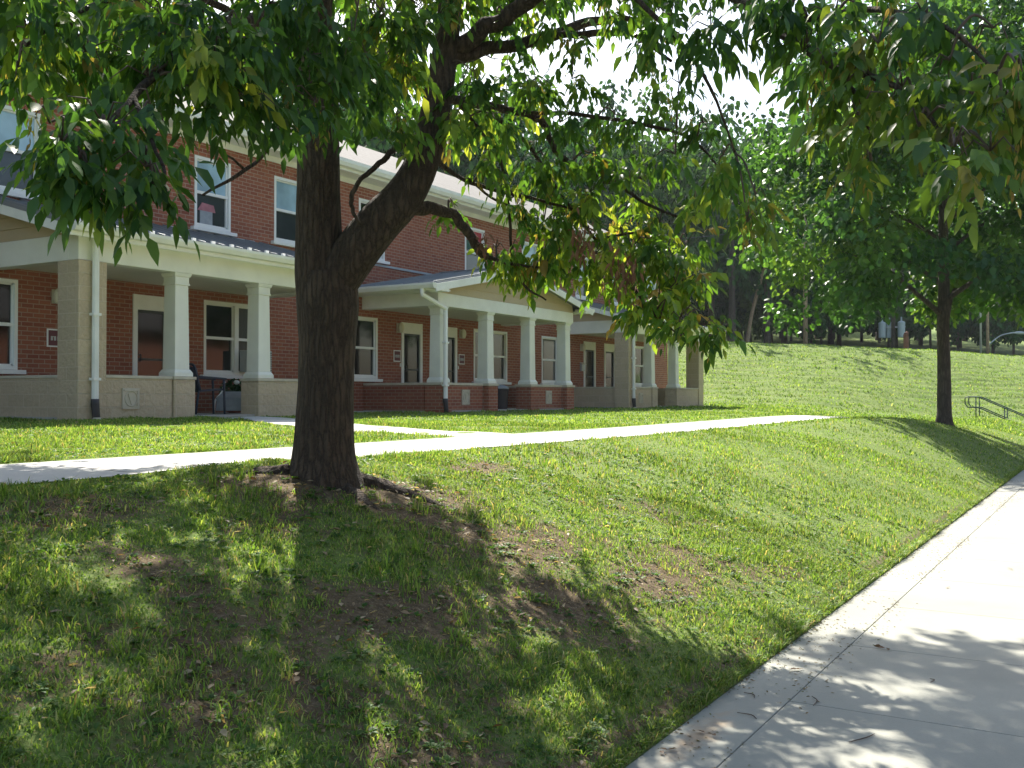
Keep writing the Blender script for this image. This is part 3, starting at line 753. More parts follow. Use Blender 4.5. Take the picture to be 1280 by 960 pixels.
def shed_porch(ua, cols, ub, entry, reliefs):
    """porch under a lean-to metal roof: ua/ub outer faces of the end piers; cols column left corners"""
    s_ = MBB()
    zb, zt = 3.68, 4.08
    s_.box(ua + .02, ub - .02, PF + .03, PF + .27, zb, zt)                          # front beam
    s_.box(ua + .02, ua + .24, PF + .272, V - .003, zb, zt); s_.box(ub - .24, ub - .02, PF + .272, V - .003, zb, zt)
    po = s_.build('porch', M['cream'], BLD, bevel=.008)
    MBB().box(ua + .242, ub - .242, PF + .272, V - .003, 3.735, 3.775).build('ceiling', M['soffit'], po)
    MBB().box(ua + .05, ub - .05, PF + .08, V - .003, GZ, 1.30).build('floor', M['slab'], po)
    ra, rbb = ua - .33, ub + .30
    y0, z0, y1, z1 = 13.10, 4.17, V - .003, 4.87
    def rz(y): return z0 + (z1 - z0) * (y - y0) / (y1 - y0)
    r = MBB(); r.prism([(y0, z0), (y1, z1), (y1, z1 - .05), (y0, z0 - .05)], 'x', ra, rbb)
    x = ra + .02
    while x < rbb:
        r.prism([(y0 + .01, z0 + .002), (y1 - .01, rz(y1 - .01) + .002), (y1 - .01, rz(y1 - .01) + .04), (y0 + .01, z0 + .04)], 'x', x, x + .025)
        x += .42
    r.build('porch_roof', M['metal_roof'], po)
    x = ra + .2
    while x < rbb - .1:
        MBB().box(x, x + .07, y0 + .03, y0 + .07, rz(y0 + .05) + .002, rz(y0 + .05) + .06).build('snow_clip', M['frame'], po); x += .42
    t = MBB()
    t.prism([(y0 + .002, z0 - .06), (y0 + .002, z0 - .19), (y0 + .03, z0 - .19), (y0 + .03, z0 - .06)], 'x', ra, rbb)     # fascia
    t.box(ra + .03, rbb - .03, y0 + .032, PF + .028, zt - .05, zt - .03)                                                          # soffit strip
    for xa in (ra, rbb - .03):
        t.prism([(y0 + .031, rz(y0 + .031) - .052), (y1, z1 - .052), (y1, z1 - .20), (y0 + .031, rz(y0 + .031) - .20)], 'x', xa, xa + .03)
    t.build('rake_board', M['white'], po)
    g = MBB()
    g.prism([(y0 - .0, z0 - .005), (y0 - .0, z0 - .13), (y0 - .09, z0 - .12), (y0 - .125, z0 - .05), (y0 - .125, z0 - .005)], 'x', ra + .01, rbb - .01)
    g.build('gutter', M['cream'], po)
    for xa, sg in ((ua + .05, -1), (ub - .11, 1)):     # sided end triangles in lapped boards
        e = MBB(); z = zt + .002; 
        while z < z1 - .12:
            zz = min(z + .19, z1 - .1)
            ya = max(PF + .03, y0 + (z + .06 - z0) / (z1 - z0) * (y1 - y0)); yb = max(PF + .03, y0 + (zz + .06 - z0) / (z1 - z0) * (y1 - y0))
            xo = xa if sg < 0 else xa + .06; xi = xa + .06 if sg < 0 else xa
            o1 = xo + sg * .026
            e.add([(o1, ya, z), (o1, y1, z), (xo, y1, zz), (xo, yb, zz), (xi, ya, z), (xi, y1, z), (xi, y1, zz), (xi, yb, zz)],
                  [(0, 1, 2, 3), (7, 6, 5, 4), (0, 4, 5, 1), (3, 2, 6, 7)])
            z += .19
        e.build('siding', M['siding'], po)
    for x0 in (ua, ub - .5):
        MBB().box(x0, x0 + .5, PF, PF + .5, GZ, zb - .003).build('pier', M['block'], po, bevel=.012)
    # walls between supports
    seq = [ua + .5] + [x for x in cols] + [ub - .5]
    for k in range(len(seq) - 1):
        x0 = seq[k] if k == 0 else seq[k] + .44
        x1 = seq[k + 1]
        if k == entry: continue
        block_wall(x0 + .018, x1 - .018, PF + .03, PF + .28, CAP, po)
    for x0, x1 in ((ua + .10, ua + .35), (ub - .35, ub - .10)):
        block_wall(x0, x1, PF + .52, V - .02, CAP, po)
    for x in cols:
        MBB().box(x, x + .44, PF - .01, PF + .43, GZ, CAP - .052).build('pedestal', M['block'], po, bevel=.012)
        MBB().box(x - .015, x + .455, PF - .025, PF + .445, CAP - .05, CAP).build('coping', M['castone'], po, bevel=.006)
        column(x + .22, PF + .21, CAP + .002, zb - .002, po)
    downspout(ua + .25, PF - .065, 4.06, 1.24, po)
    for (a, c) in reliefs: relief(a, c, 1.42, 1.75, PF + .03, po)
    return po
pA = shed_porch(9.70, [11.50, 13.40], 15.66, 1, [(10.50, 10.82)])
pB = shed_porch(29.55, [31.45, 33.60], 36.3, 1, [(30.4, 30.7)])
pA['label'] = 'long lean-to porch with tan block piers near the left of the row'
pB['label'] = 'lean-to porch with tan block piers at the far end of the row'

def gable_porch(ua, ub, cols):
    zb, zt = 3.72, 4.02
    s_ = MBB()
    s_.box(ua - .02, ub + .02, PF + .03, PF + .30, zb, zt)
    s_.box(ua, ua + .26, PF + .302, V - .003, zb, zt + .1); s_.box(ub - .26, ub, PF + .302, V - .003, zb, zt + .1)
    po = s_.build('porch', M['white'], BLD, bevel=.008)
    po['label'] = 'gable roofed porch on brick pedestals in the middle of the row'
    MBB().box(ua + .262, ub - .262, PF + .302, V - .003, 3.76, 3.80).build('ceiling', M['soffit'], po)
    MBB().box(ua + .05, ub - .05, PF + .08, V - .003, GZ, 1.30).build('floor', M['slab'], po)
    um = (ua + ub) / 2; ea, eb = ua - .62, ub + .55; ez_, rz_ = 4.17, 4.93
    y0, y1 = 13.06, V - .003
    r = MBB()
    for sa, se in ((ea, 1), (eb, -1)):
        r.add([(sa, y0, ez_), (um, y0, rz_), (um, y1, rz_), (sa, y1, ez_), (sa, y0, ez_ - .05), (um, y0, rz_ - .05), (um, y1, rz_ - .05), (sa, y1, ez_ - .05)],
              [(0, 1, 2, 3), (7, 6, 5, 4), (0, 4, 5, 1), (3, 2, 6, 7), (0, 3, 7, 4)])
    y = y0 + .03
    while y < y1:
        for sa in (ea, eb):
            k = .035
            r.add([(sa, y, ez_ + .002), (um, y, rz_ + .002), (um, y, rz_ + k), (sa, y, ez_ + k), (sa, y + .025, ez_ + .002), (um, y + .025, rz_ + .002), (um, y + .025, rz_ + k), (sa, y + .025, ez_ + k)],
                  [(0, 1, 2, 3), (7, 6, 5, 4), (3, 2, 6, 7), (0, 3, 7, 4)])
        y += .42
    r.box(um - .08, um + .08, y0 - .005, y1, rz_ - .01, rz_ + .045)
    r.build('porch_roof', M['metal_roof'], po)
    t = MBB()
    for sa in (ea, eb):
        t.add([(sa, y0 - .03, ez_ - .03), (um, y0 - .03, rz_ - .03), (um, y0 - .03, rz_ - .20), (sa, y0 - .03, ez_ - .20),
               (sa, y0 - .002, ez_ - .03), (um, y0 - .002, rz_ - .03), (um, y0 - .002, rz_ - .20), (sa, y0 - .002, ez_ - .20)],
              [(0, 1, 2, 3), (7, 6, 5, 4), (0, 4, 5, 1), (2, 6, 7, 3), (0, 3, 7, 4)])
    t.box(ea + .002, ua - .022, y0, y1, zt - .0, zt + .02); t.box(ub + .022, eb - .002, y0, y1, zt, zt + .02)   # side soffits
    t.box(ua - .40, ua - .10, y0 - .02, PF + .02, zt - .02, zt + .10); t.box(ub + .10, ub + .38, y0 - .02, PF + .02, zt - .02, zt + .10)   # eave returns
    t.build('rake_board', M['white'], po)
    e = MBB(); z = zt + .002; yb_ = PF + .05
    while z < rz_ - .09:
        zz = min(z + .19, rz_ - .07)
        def half(zv): return max(.02, (rz_ - .06 - zv) / (rz_ - ez_) * (um - ea))
        h0, h1 = min(half(z), um - ua), min(half(zz), um - ua)
        e.add([(um - h0, yb_ - .026, z), (um + h0, yb_ - .026, z), (um + h1, yb_, zz), (um - h1, yb_, zz), (um - h0, yb_ + .06, z), (um + h0, yb_ + .06, z)],
              [(0, 1, 2, 3), (0, 4, 5, 1)])
        z += .19
    e.build('siding', M['siding'], po)
    g = MBB()
    for sa, d in ((ea, -1), (eb, 1)):
        x = [sa, sa + d * .09, sa + d * .125, sa + d * .125, sa]
        g.prism(list(zip(x, (ez_ - .14, ez_ - .13, ez_ - .05, ez_ - .01, ez_ - .01))), 'y', y0 - .02, y1)
    g.build('gutter', M['cream'], po)
    caps = [c for c in cols]
    for k, x in enumerate(caps):
        MBB().box(x, x + .44, PF - .01, PF + .45, GZ, CAP - .062).build('pedestal', M['brick'], po, bevel=.006)
        MBB().box(x - .03, x + .47, PF - .035, PF + .475, CAP - .06, CAP).build('coping', M['castone'], po, bevel=.008)
        column(x + .21, PF + .21, CAP + .002, zb - .002, po)
    for k in (0, 2):
        x0, x1 = caps[k] + .44, caps[k + 1]
        block_wall(x0 + .035, x1 - .035, PF + .14, PF + .36, CAP, po, M['brick'], M['castone'], .06)
        relief((x0 + x1) / 2 - .17, (x0 + x1) / 2 + .15, 1.43, 1.79, PF + .14, po)
    for x0, x1 in ((ua + .06, ua + .28), (ub - .28, ub - .06)):
        block_wall(x0, x1, PF + .48, V - .02, CAP, po, M['brick'], M['castone'], .06)
    downspout(ua + .10, PF + .09 - .18, 4.05, 1.24, po, elbow=(ua - .66, PF + .02), tip=False)
    return po
gable_porch(19.12, 25.78, [19.15, 21.2, 23.3, 25.33])
# concrete stoop slabs
tag(MB().box(15.9, 18.9, 15.0, 15.64, 1.0, 1.285).build('stoop_slab', M['slab'], bevel=.01), kind='structure')

# the row across the road (seen mirrored in the window panes)
OPP = empty('brick_row', (20, -17, -.1), 'brick row across the road, mirrored in the window panes', 'building')
oo = (20, -17, -.1)
MB(oo).box(-14, 56, -25, -17, -.6, 5.6).build('wall', M['brick'], OPP)
MB(oo).prism([(-16.5, 5.55), (-21, 8.0), (-25.5, 5.55), (-25.5, 5.45), (-16.5, 5.45)], 'x', -14.4, 56.4).build('roof', M['shingle'], OPP)
for k in range(15):
    for z in (.9, 3.6):
        f = MB(oo).box(-12 + k * 4.5, -10.9 + k * 4.5, -16.98, -16.93, z, z + 1.5).build('window', M['frame'], OPP)
        MB(oo).box(-11.92 + k * 4.5, -10.98 + k * 4.5, -16.928, -16.91, z + .08, z + 1.42).build('pane', M['glass'], f)

# ------------------------------------------------------------------ small things on the building and porches
def sign(u_, z_, w, h, label):
    t = empty('address_sign', (u_, V, z_), label, 'sign', 'address signs beside the doors')
    o = (u_, V, z_)
    MB(o).box(u_ - w / 2, u_ + w / 2, V - .018, V - .003, z_ - h / 2, z_ + h / 2).build('border', M['frame'], t)
    MB(o).box(u_ - w / 2 + .025, u_ + w / 2 - .025, V - .024, V - .0185, z_ - h / 2 + .025, z_ + h / 2 - .025).build('plate', M['maroon'], t)
    b = MB(o); x = u_ - w * .32
    for k in range(4):     # pale unreadable number band
        b.box(x, x + w * .10, V - .029, V - .0245, z_ - h * .14, z_ + h * .10)
        if k % 2 == 0: b.box(x + w * .10, x + w * .14, V - .029, V - .0245, z_ + h * .04, z_ + h * .10)
        x += w * .165
    b.build('number', M['galv'], t)
sign(10.93, 2.62, .36, .31, 'maroon address sign with white border half hidden by the tan pier')
sign(20.5, 2.65, .28, .29, 'maroon address sign left of the first door on the gabled porch')
sign(23.43, 2.66, .28, .28, 'maroon address sign right of the second door on the gabled porch')
mb = empty('mailbox', (30.72, V, 2.62), 'small grey mailbox on the brick left of the far porch doors', 'mailbox')
MB((30.72, V, 2.62)).box(30.62, 30.82, V - .10, V - .003, 2.50, 2.76).build('box', M['galv'], mb, bevel=.01)
MB((30.72, V, 2.62)).prism([(V - .125, 2.72), (V - .003, 2.78), (V - .003, 2.80), (V - .13, 2.735)], 'x', 30.605, 30.835).build('lid', M['castone'], mb)

ac = empty('air_conditioner', (15.6, V, 2.2), 'window air conditioner sticking out of the twin window behind the second column', 'air conditioner')
o_ = (15.6, V, 2.2)
MB(o_).box(15.16, 15.76, V - .34, V + .0, 2.13, 2.58).build('casing', M['galv'], ac, bevel=.015)
g = MB(o_)
for k in range(9): g.box(15.19, 15.73, V - .356, V - .342, 2.16 + k * .045, 2.18 + k * .045)
g.build('grille', M['boot'], ac)

def plastic_chair(x, y, z, ang, mat, label, group=None):
    t = empty('patio_chair', (x, y, z), label, 'chair', group); t.rotation_euler = (0, 0, ang)
    for sx in (-1, 1):
        MB().tube(spline([(sx * .25, -.24, 0, .022), (sx * .245, -.23, .35, .022), (sx * .25, -.22, .62, .024)], 3), 8).build('leg', mat, t, smooth=True)
        MB().tube(spline([(sx * .25, .30, 0, .022), (sx * .23, .24, .40, .022), (sx * .22, .22, .46, .022)], 3), 8).build('leg', mat, t, smooth=True)
        a = MB(); a.prism([(-.27, .62), (.20, .66), (.25, .66), (.25, .69), (-.20, .66), (-.27, .65)], 'x', sx * .25 - .03, sx * .25 + .03)
        a.build('armrest', mat, t, bevel=.008)
    s = MB(); s.prism([(-.25, .43), (.22, .40), (.22, .43), (-.23, .465), (-.26, .45)], 'x', -.235, .235); s.build('seat', mat, t, bevel=.01)
    bk = MB()
    for k in range(7):
        xx = -.20 + k * .066
        bk.tube([(xx, .20, .43, .018), (xx, .25, .62, .018), (xx * 1.05, .31, .86 - abs(k - 3) * .008, .018)], 6)
    bk.tube(spline([(-.24, .22, .43, .026), (-.25, .27, .66, .024), (-.22, .32, .86, .024), (0, .335, .90, .026), (.22, .32, .86, .024), (.25, .27, .66, .024), (.24, .22, .43, .026)], 4), 8)
    bk.build('backrest', mat, t, smooth=True)
    return t
plastic_chair(12.95, 14.2, 1.30, rad(70), M['navy'], 'dark blue plastic armchair in the porch entry between two columns')
lc = empty('lounge_chair', (13.78, 14.35, 1.30), 'low grey cloth lounge chair with pale curved legs behind the second column', 'lounge chair')
lc.rotation_euler = (0, 0, rad(-60))
MB().prism([(-.30, .30), (.22, .42), (.24, .39), (-.29, .26)], 'x', -.27, .27).build('seat', M['greycloth'], lc, bevel=.012)
MB().prism([(-.31, .30), (-.29, .26), (-.34, .05), (-.37, .06)], 'x', -.25, .25).build('footrest', M['greycloth'], lc, bevel=.01)
for sx in (-1, 1):
    MB().tube(spline([(sx * .28, -.36, 0, .016), (sx * .28, -.28, .25, .016), (sx * .28, .10, .40, .016), (sx * .28, .30, .60, .016)], 4), 8).build('leg', M['white'], lc, smooth=True)
    MB().tube(spline([(sx * .28, .32, 0, .016), (sx * .28, .24, .25, .016), (sx * .28, .05, .39, .016)], 4), 8).build('leg', M['white'], lc, smooth=True)

def leaf_blob(N_, c, r, size, tints):
    p = rng.normal(size=(N_, 3)); p = unit(p) * (rng.random((N_, 1)) ** .5) * np.array(r) + np.array(c)
    d = unit(rng.normal(size=(N_, 3)) + (p - np.array(c)) * 3); n = unit(np.cross(d, rng.normal(size=(N_, 3))))
    return leaflets(p, d, n, np.full(N_, size) * rng.uniform(.7, 1.2, N_), .5, np.array(tints)[rng.integers(0, len(tints), N_)])

LF = [(0, 1, 4), (1, 2, 5, 4), (2, 3, 5), (0, 6, 1), (1, 6, 7, 2), (2, 7, 3)]
def leaflets(p, d, n, L, wr, col, droop=.12, name='leaves'):
    """pointed oval leaflets folded along the midrib, tip drooping"""
    sd = unit(np.cross(d, n)); n = unit(np.cross(sd, d)); L = L[:, None]; W_ = L * wr
    dn = np.array([0, 0, -1.0])
    V_ = np.stack([p, p + d * L * .38 - n * L * .03, p + d * L * .72 + dn * L * droop * .4, p + d * L + dn * L * droop,
                   p + d * L * .33 + sd * W_ * .5 + n * L * .06, p + d * L * .66 + sd * W_ * .40 + n * L * .05 + dn * L * droop * .35,
                   p + d * L * .33 - sd * W_ * .5 + n * L * .06, p + d * L * .66 - sd * W_ * .40 + n * L * .05 + dn * L * droop * .35], 1)
    return template_mesh(name, V_, LF, col)

pp = empty('potted_plant', (14.3, 14.9, 1.30), 'leafy potted plant with a white bloom under the porch window', 'plant')
MB().lathe(0, 0, [(0, .11), (.02, .12), (.20, .15), (.22, .165), (.25, .165), (.25, .14)], 16).build('pot', M['terracotta'], pp, smooth=False)
lo = link('foliage', leaf_blob(260, (0, 0, .45), (.24, .24, .22), .11, [(.03, .08, .03), (.02, .06, .025)]), M['leaf'], pp)
MB().lathe(-.10, -.16, [(.55, .01), (.57, .05), (.60, .06), (.63, .04), (.64, .01)], 10).build('bloom', M['petal'], pp, smooth=True)

tc_ = empty('trash_can', (21.0, 14.7, 1.30), 'black bin with a pale lid inside the gabled porch entry', 'bin')
tc_.location = (22.72, 13.95, 1.30)
MB().lathe(0, 0, [(0, .17), (.03, .18), (.48, .215), (.50, .225), (.53, .225)], 18).build('can', M['black'], tc_, smooth=False)
MB().lathe(0, 0, [(.531, .23), (.56, .22), (.62, .12), (.64, .03)], 18).build('lid', M['greycloth'], tc_, smooth=True)

# ------------------------------------------------------------------ foreground tree
TB = (5.45, 4.80, .94)
TREE = empty('shade_tree', TB, 'large forked ash tree leaning over the bank in the foreground', 'tree')
tr = MB(TB)
trunk_pts = [(5.47, 4.83, .72, .40), (5.46, 4.81, .86, .325), (5.455, 4.80, 1.0, .260), (5.45, 4.80, 1.2, .220), (5.45, 4.79, 1.5, .199), (5.455, 4.785, 1.8, .193), (5.46, 4.78, 2.05, .197), (5.46, 4.775, 2.28, .208), (5.455, 4.775, 2.48, .19)]
def bark_tube(mb, pts, seg=40, sub=6, amp=.035, flare=None):
    P_ = spline(pts, sub); n = len(P_); rings = []
    ax = np.array([p[:3] for p in P_]); tg = np.gradient(ax, axis=0); tg = unit(tg)
    ref = np.array([1.0, 0, 0])
    for i in range(n):
        a = ref - tg[i] * ref.dot(tg[i]); a /= np.linalg.norm(a); b2 = np.cross(tg[i], a); ref = a
        for k in range(seg):
            t = 2 * math.pi * k / seg
            z = ax[i][2]
            w = 1 + amp * (.6 * math.sin(3 * t + z * 1.7) + .5 * math.sin(7 * t + 2.1 * math.sin(z * 3)) + .5 * math.sin(13 * t - z * 4 + math.sin(z * 9)))
            if flare: w += flare(t, z)
            rings.append(ax[i] + (a * math.cos(t) + b2 * math.sin(t)) * P_[i][3] * w)
    fs = []
    for i in range(n - 1):
        for k in range(seg):
            k2 = (k + 1) % seg
            fs.append((i * seg + k, i * seg + k2, (i + 1) * seg + k2, (i + 1) * seg + k))
    fs.append(tuple((n - 1) * seg + k for k in range(seg)))
    mb.add(rings, fs)
def flare(t, z):
    k = max(0, (1.25 - z) / .5)
    return k * k * .46 * (max(0, math.cos(t + 1.15)) ** 5 + .7 * max(0, math.cos(t - 2.2)) ** 4 + .6 * max(0, math.cos(t + 3.3)) ** 6 + .5 * max(0, math.cos(t - .6)) ** 6)
bark_tube(tr, trunk_pts, 48, 6, .03, flare)
bark_tube(tr, LEFT_STEM, 32, 5, .03)
bark_tube(tr, RIGHT_STEM, 32, 5, .03)
tr.build('trunk', M['bark'], TREE, smooth=True)
# surface roots
for pts in ([(5.62, 4.66, .98, .13), (5.82, 4.48, .90, .10), (6.0, 4.26, .83, .075), (6.15, 4.02, .77, .055), (6.35, 3.72, .68, .04), (6.5, 3.4, .58, .02)],
            [(5.66, 4.62, .95, .10), (5.92, 4.52, .90, .07), (6.25, 4.40, .87, .05), (6.7, 4.22, .83, .03), (7.1, 4.05, .79, .012)],
            [(5.30, 5.0, .97, .12), (5.12, 5.12, .93, .09), (4.9, 5.22, .93, .05), (4.6, 5.3, .93, .015)],
            [(5.42, 4.6, .95, .10), (5.36, 4.4, .86, .08), (5.28, 4.1, .75, .045), (5.2, 3.8, .66, .012)]):
    pts = [(p[0], p[1], g1(p[0], p[1]) - .045 - k * .003, p[3] * .85) for k, p in enumerate(pts)]
    r_ = MB(TB); r_.tube(spline(pts, 5), 12, .12); r_.build('root', M['bark'], TREE, smooth=True)
nodes = []
for br in BRANCHES:
    q_ = spline(br, 5)
    b_ = MB(TB)
    b_.tube([(p[0] + .22 * p[3] * math.sin(i * 1.9), p[1] + .22 * p[3] * math.sin(i * 2.3), p[2] + .22 * p[3] * math.sin(i * 1.4), p[3]) for i, p in enumerate(q_)], 10, .08)
    b_.build('branch', M['bark'], TREE, smooth=True)
    nodes += [p for p in q_]
for st in (LEFT_STEM, RIGHT_STEM):
    nodes += [p for p in spline(st, 5) if p[2] > 3.9]
NODE = np.array(nodes)[:, :3]

# leaf colours (linear)
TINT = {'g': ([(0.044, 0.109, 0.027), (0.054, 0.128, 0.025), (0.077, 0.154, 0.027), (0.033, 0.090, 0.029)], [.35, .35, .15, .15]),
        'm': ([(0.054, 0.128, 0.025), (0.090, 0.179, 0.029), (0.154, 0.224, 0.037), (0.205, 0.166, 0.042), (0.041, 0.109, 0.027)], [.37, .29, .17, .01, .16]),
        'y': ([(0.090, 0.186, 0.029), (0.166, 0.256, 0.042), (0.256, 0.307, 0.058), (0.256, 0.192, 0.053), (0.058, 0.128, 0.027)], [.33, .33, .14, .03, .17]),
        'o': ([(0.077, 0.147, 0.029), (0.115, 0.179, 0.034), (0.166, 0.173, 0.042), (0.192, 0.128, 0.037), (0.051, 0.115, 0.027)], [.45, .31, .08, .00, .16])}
# the rest of the crown above and around the picture
cam = np.array([0, 0, 1.6]); fw = np.array([math.cos(rad(30.9)), math.sin(rad(30.9)), 0]); rt = np.array([fw[1], -fw[0], 0])
def in_frame(p, m=.0):
    d = (p - cam) @ fw; x = (p - cam) @ rt; z = p[2] - 1.6
    return d > .3 and abs(x / d) < .504 + m and -.365 - m < z / d < .391 + m
extra = []
k = 0
while len(extra) < 185 and k < 30000:
    k += 1
    p = unit(rng.normal(size=3)) * rng.random() ** .4 * np.array([4.7, 4.7, 2.9]) + np.array([5.75, 4.85, 7.2])
    if p[2] < 3.7 or in_frame(p, .035 / max(.4, .12 * ((p - cam) @ fw))): continue
    if (p - cam) @ fw > 10.9 + .12 * (p[2] - 4): continue
    extra.append((p[0], p[1], p[2], .42, .28, .42, int(rng.integers(26, 38)), 'gm'[int(rng.integers(0, 2))]))
for k in range(52):      # unseen leaf clusters added so their shade falls on the pavement
    zz = rng.uniform(5.5, 8.6); dd_ = rng.uniform(9.5, 12.9 + .25 * (zz - 5.5)); xx = rng.uniform(.7, 4.2); zz = max(zz, 1.6 + .43 * dd_)
    p = cam + fw * dd_ + rt * xx; extra.append((p[0], p[1], zz, .44, .30, .44, int(rng.integers(22, 32)), 'gm'[k % 2]))
for k in range(84):      # back of the crown on the left
    dd_ = rng.uniform(8.4, 11.2); xx = dd_ * rng.uniform(-.58, -.10); zz = 1.6 + dd_ * rng.uniform(.315, .43)
    if abs(xx / dd_ + .19) < .03: continue
    p = cam + fw * dd_ + rt * xx; extra.append((p[0], p[1], zz, .44, .30, .44, int(rng.integers(18, 28)), 'gmy'[k % 3]))
for k in range(10):      # back of the crown in the middle
    dd_ = rng.uniform(8.3, 10.6); xx = dd_ * rng.uniform(-.09, .04); zz = 1.6 + dd_ * rng.uniform(.27, .43)
    p = cam + fw * dd_ + rt * xx; extra.append((p[0], p[1], zz, .5, .34, .5, int(rng.integers(13, 22)), 'mym'[k % 3]))
EXTRA_N = len(extra)
tw = MB(TB)
LP, LD, LN_, LL, LC = [], [], [], [], []
SP, SD, SN, SL, SC = [], [], [], [], []
def compound(p, out, pal, sz):
    """one drooping compound leaf: leaflet pairs along a rachis"""
    tin, pr = pal
    base = np.array(tin[int(rng.choice(len(tin), p=pr))])
    rd = unit(out * .8 + np.array([0, 0, -.55]) + rng.normal(size=3) * .3)
    npairs = int(rng.choice([1, 2, 2, 3])); rl = sz * (1.1 + .55 * npairs)
    sd = unit(np.cross(rd, np.array([0, 0, 1.0]) + rng.normal(size=3) * .35))
    curve = np.array([0, 0, -.35])
    up = unit(np.cross(sd, rd))
    for j in range(npairs + 1):
        t = (.45 + .55 * j / max(1, npairs)) if npairs else 1
        q = p + rd * rl * t + curve * rl * t * t * .5
        for sg in ((-1, 1) if j < npairs else (0,)):
            dd = unit(rd * (.55 if sg else 1) + sd * sg * .62 + np.array([0, 0, -.62]) + rng.normal(size=3) * .17)
            LP.append(q); LD.append(dd); LN_.append(unit(up + rng.normal(size=3) * .45 + np.array([0, 0, .2])))
            LL.append(sz * rng.uniform(.62, 1.22) * (1.12 if sg == 0 else 1)); LC.append(base * rng.uniform(.9, 1.12))
    return p + rd * rl * .5
NX = len(CLUSTERS) + 185 + 52
for ci, (cx, cy, cz, rx, rz_, rd_, n, tint) in enumerate(list(CLUSTERS) + extra):
    c = np.array([cx, cy, cz])
    vis = ci < len(CLUSTERS)
    dd = np.linalg.norm(NODE - c, axis=1) + .25 * np.maximum(0, c[2] - NODE[:, 2])
    a = NODE[int(np.argmin(dd))]
    mid = (a + c) / 2 + np.array([0, 0, .06])
    L_ = np.linalg.norm(a - c)
    tw.tube(spline([(*a, .007 + .003 * L_), (*mid, .006), (*c, .004)], 4), 6)
    nt_ = max(3, n // 4)
    for s_ in range(nt_):
        e = rng.normal(size=3); e = e / np.linalg.norm(e) * rng.uniform(.45, 1.05)
        off = rt * e[0] * rx + fw * e[1] * rd_ + np.array([0, 0, e[2] * rz_])
        tip = c + off
        m2 = (c + tip) / 2 + np.array([0, 0, .05])
        tw.tube([(*c, .0045), (*m2, .0035), (*tip, .002)], 5)
        for l_ in range(max(2, int(round(n / nt_ * (2.4 if tint == 'y' else 1.75 if vis else 1))))):
            t = rng.uniform(.3, 1.0)
            p = c + off * t + rng.normal(size=3) * .02
            out = unit(off * np.array([1, 1, .4]) + rng.normal(size=3) * np.array([.35, .35, .1]) + 1e-6)
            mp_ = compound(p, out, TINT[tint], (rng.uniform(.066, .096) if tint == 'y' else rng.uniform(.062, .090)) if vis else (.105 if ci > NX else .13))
        if vis and rng.random() < {'g': .16, 'm': .24, 'y': .26, 'o': .15}[tint]:     # hanging bunch of winged seeds
            bp = tip
            for s2 in range(int(rng.integers(18, 34))):
                SP.append(bp + rng.normal(size=3) * np.array([.022, .022, .06]) + np.array([0, 0, -.07]))
                SD.append(unit(np.array([0, 0, -1]) + rng.normal(size=3) * .3)); SN.append(unit(rng.normal(size=3)))
                SL.append(rng.uniform(.032, .05)); SC.append(np.array([(.27, .22, .06), (.20, .22, .06), (.25, .19, .07)][s2 % 3]))
tw.build('twigs', M['twigbark'], TREE, smooth=True)
def leaf_part(name, p, d, n, L, wr, col, mat, parent, origin, droop=.12):
    return link(name, leaflets(np.array(p) - np.array(origin), np.array(d), np.array(n), np.array(L), wr, np.array(col), droop, name), mat, parent)
leaf_part('crown', LP, LD, LN_, LL, .46, LC, M['leaf'], TREE, TB, rng.uniform(-.05, .42, (len(LP), 1)))
leaf_part('seed_clusters', SP, SD, SN, SL, .26, SC, M['leaf'], TREE, TB)
for k, c in enumerate(DEAD_SPRAYS):
    n = (60, 72, 16)[k]; r = (.095, .115, .05)[k]
    p = np.array(c) + rng.normal(size=(n, 3)) * np.array([r * .55, r * .55, r * .75]); d = unit(rng.normal(size=(n, 3)) * .5 + np.array([0, 0, -1]))
    o = leaf_part('dead_leaf_spray', p, d, unit(rng.normal(size=(n, 3))), rng.uniform(.05, .085, n), .34, np.array([(.16, .055, .025), (.12, .04, .022), (.22, .09, .04)])[rng.integers(0, 3, n)], M['deadleaf'], TREE, TB, .25)
    o['label'] = 'withered reddish brown leaf spray'
print('leaflets', len(LP), 'extra', EXTRA_N)

# ------------------------------------------------------------------ lawn tree on the right
def crown_cards(center, radii, ncl, npc, clr, size, tints, droop=.6, hollow=.35, flat=.75, name='crown', seed=1, low=-.55, zmin=None):
    r = np.random.default_rng(seed)
    d = unit(r.normal(size=(ncl, 3))); d[:, 2] = np.where(d[:, 2] < low, -d[:, 2], d[:, 2])
    cc = d * (hollow + (1 - hollow) * r.random((ncl, 1)) ** .45) * np.array(radii) * np.clip(1 + .12 * r.normal(size=(ncl, 1)), .7, 1.2) + np.array(center)
    if zmin is not None: cc = cc[cc[:, 2] > zmin + .10 * np.hypot(cc[:, 0], cc[:, 1])]
    P_, D_, N_, L_, C_ = [], [], [], [], []
    for c in cc:
        m = int(npc * r.uniform(.6, 1.4))
        o = unit(r.normal(size=(m, 3))) * (r.random((m, 1)) ** .5) * np.array([clr, clr, clr * flat])
        p = c + o
        dd = unit(o * np.array([1, 1, .3]) / clr + r.normal(size=(m, 3)) * .6 + np.array([0, 0, -droop]))
        nn = unit(np.array([0, 0, .55]) + r.normal(size=(m, 3)) * .75 + o / clr * .7)
        P_.append(p); D_.append(dd); N_.append(nn); L_.append(size * r.uniform(.7, 1.3, m))
        bc = np.array(tints)[r.integers(0, len(tints))]
        C_.append(bc * r.uniform(.85, 1.15, (m, 1)) * np.ones((m, 3)))
    return leaflets(np.concatenate(P_), np.concatenate(D_), np.concatenate(N_), np.concatenate(L_), .75, np.concatenate(C_), .15, name), cc
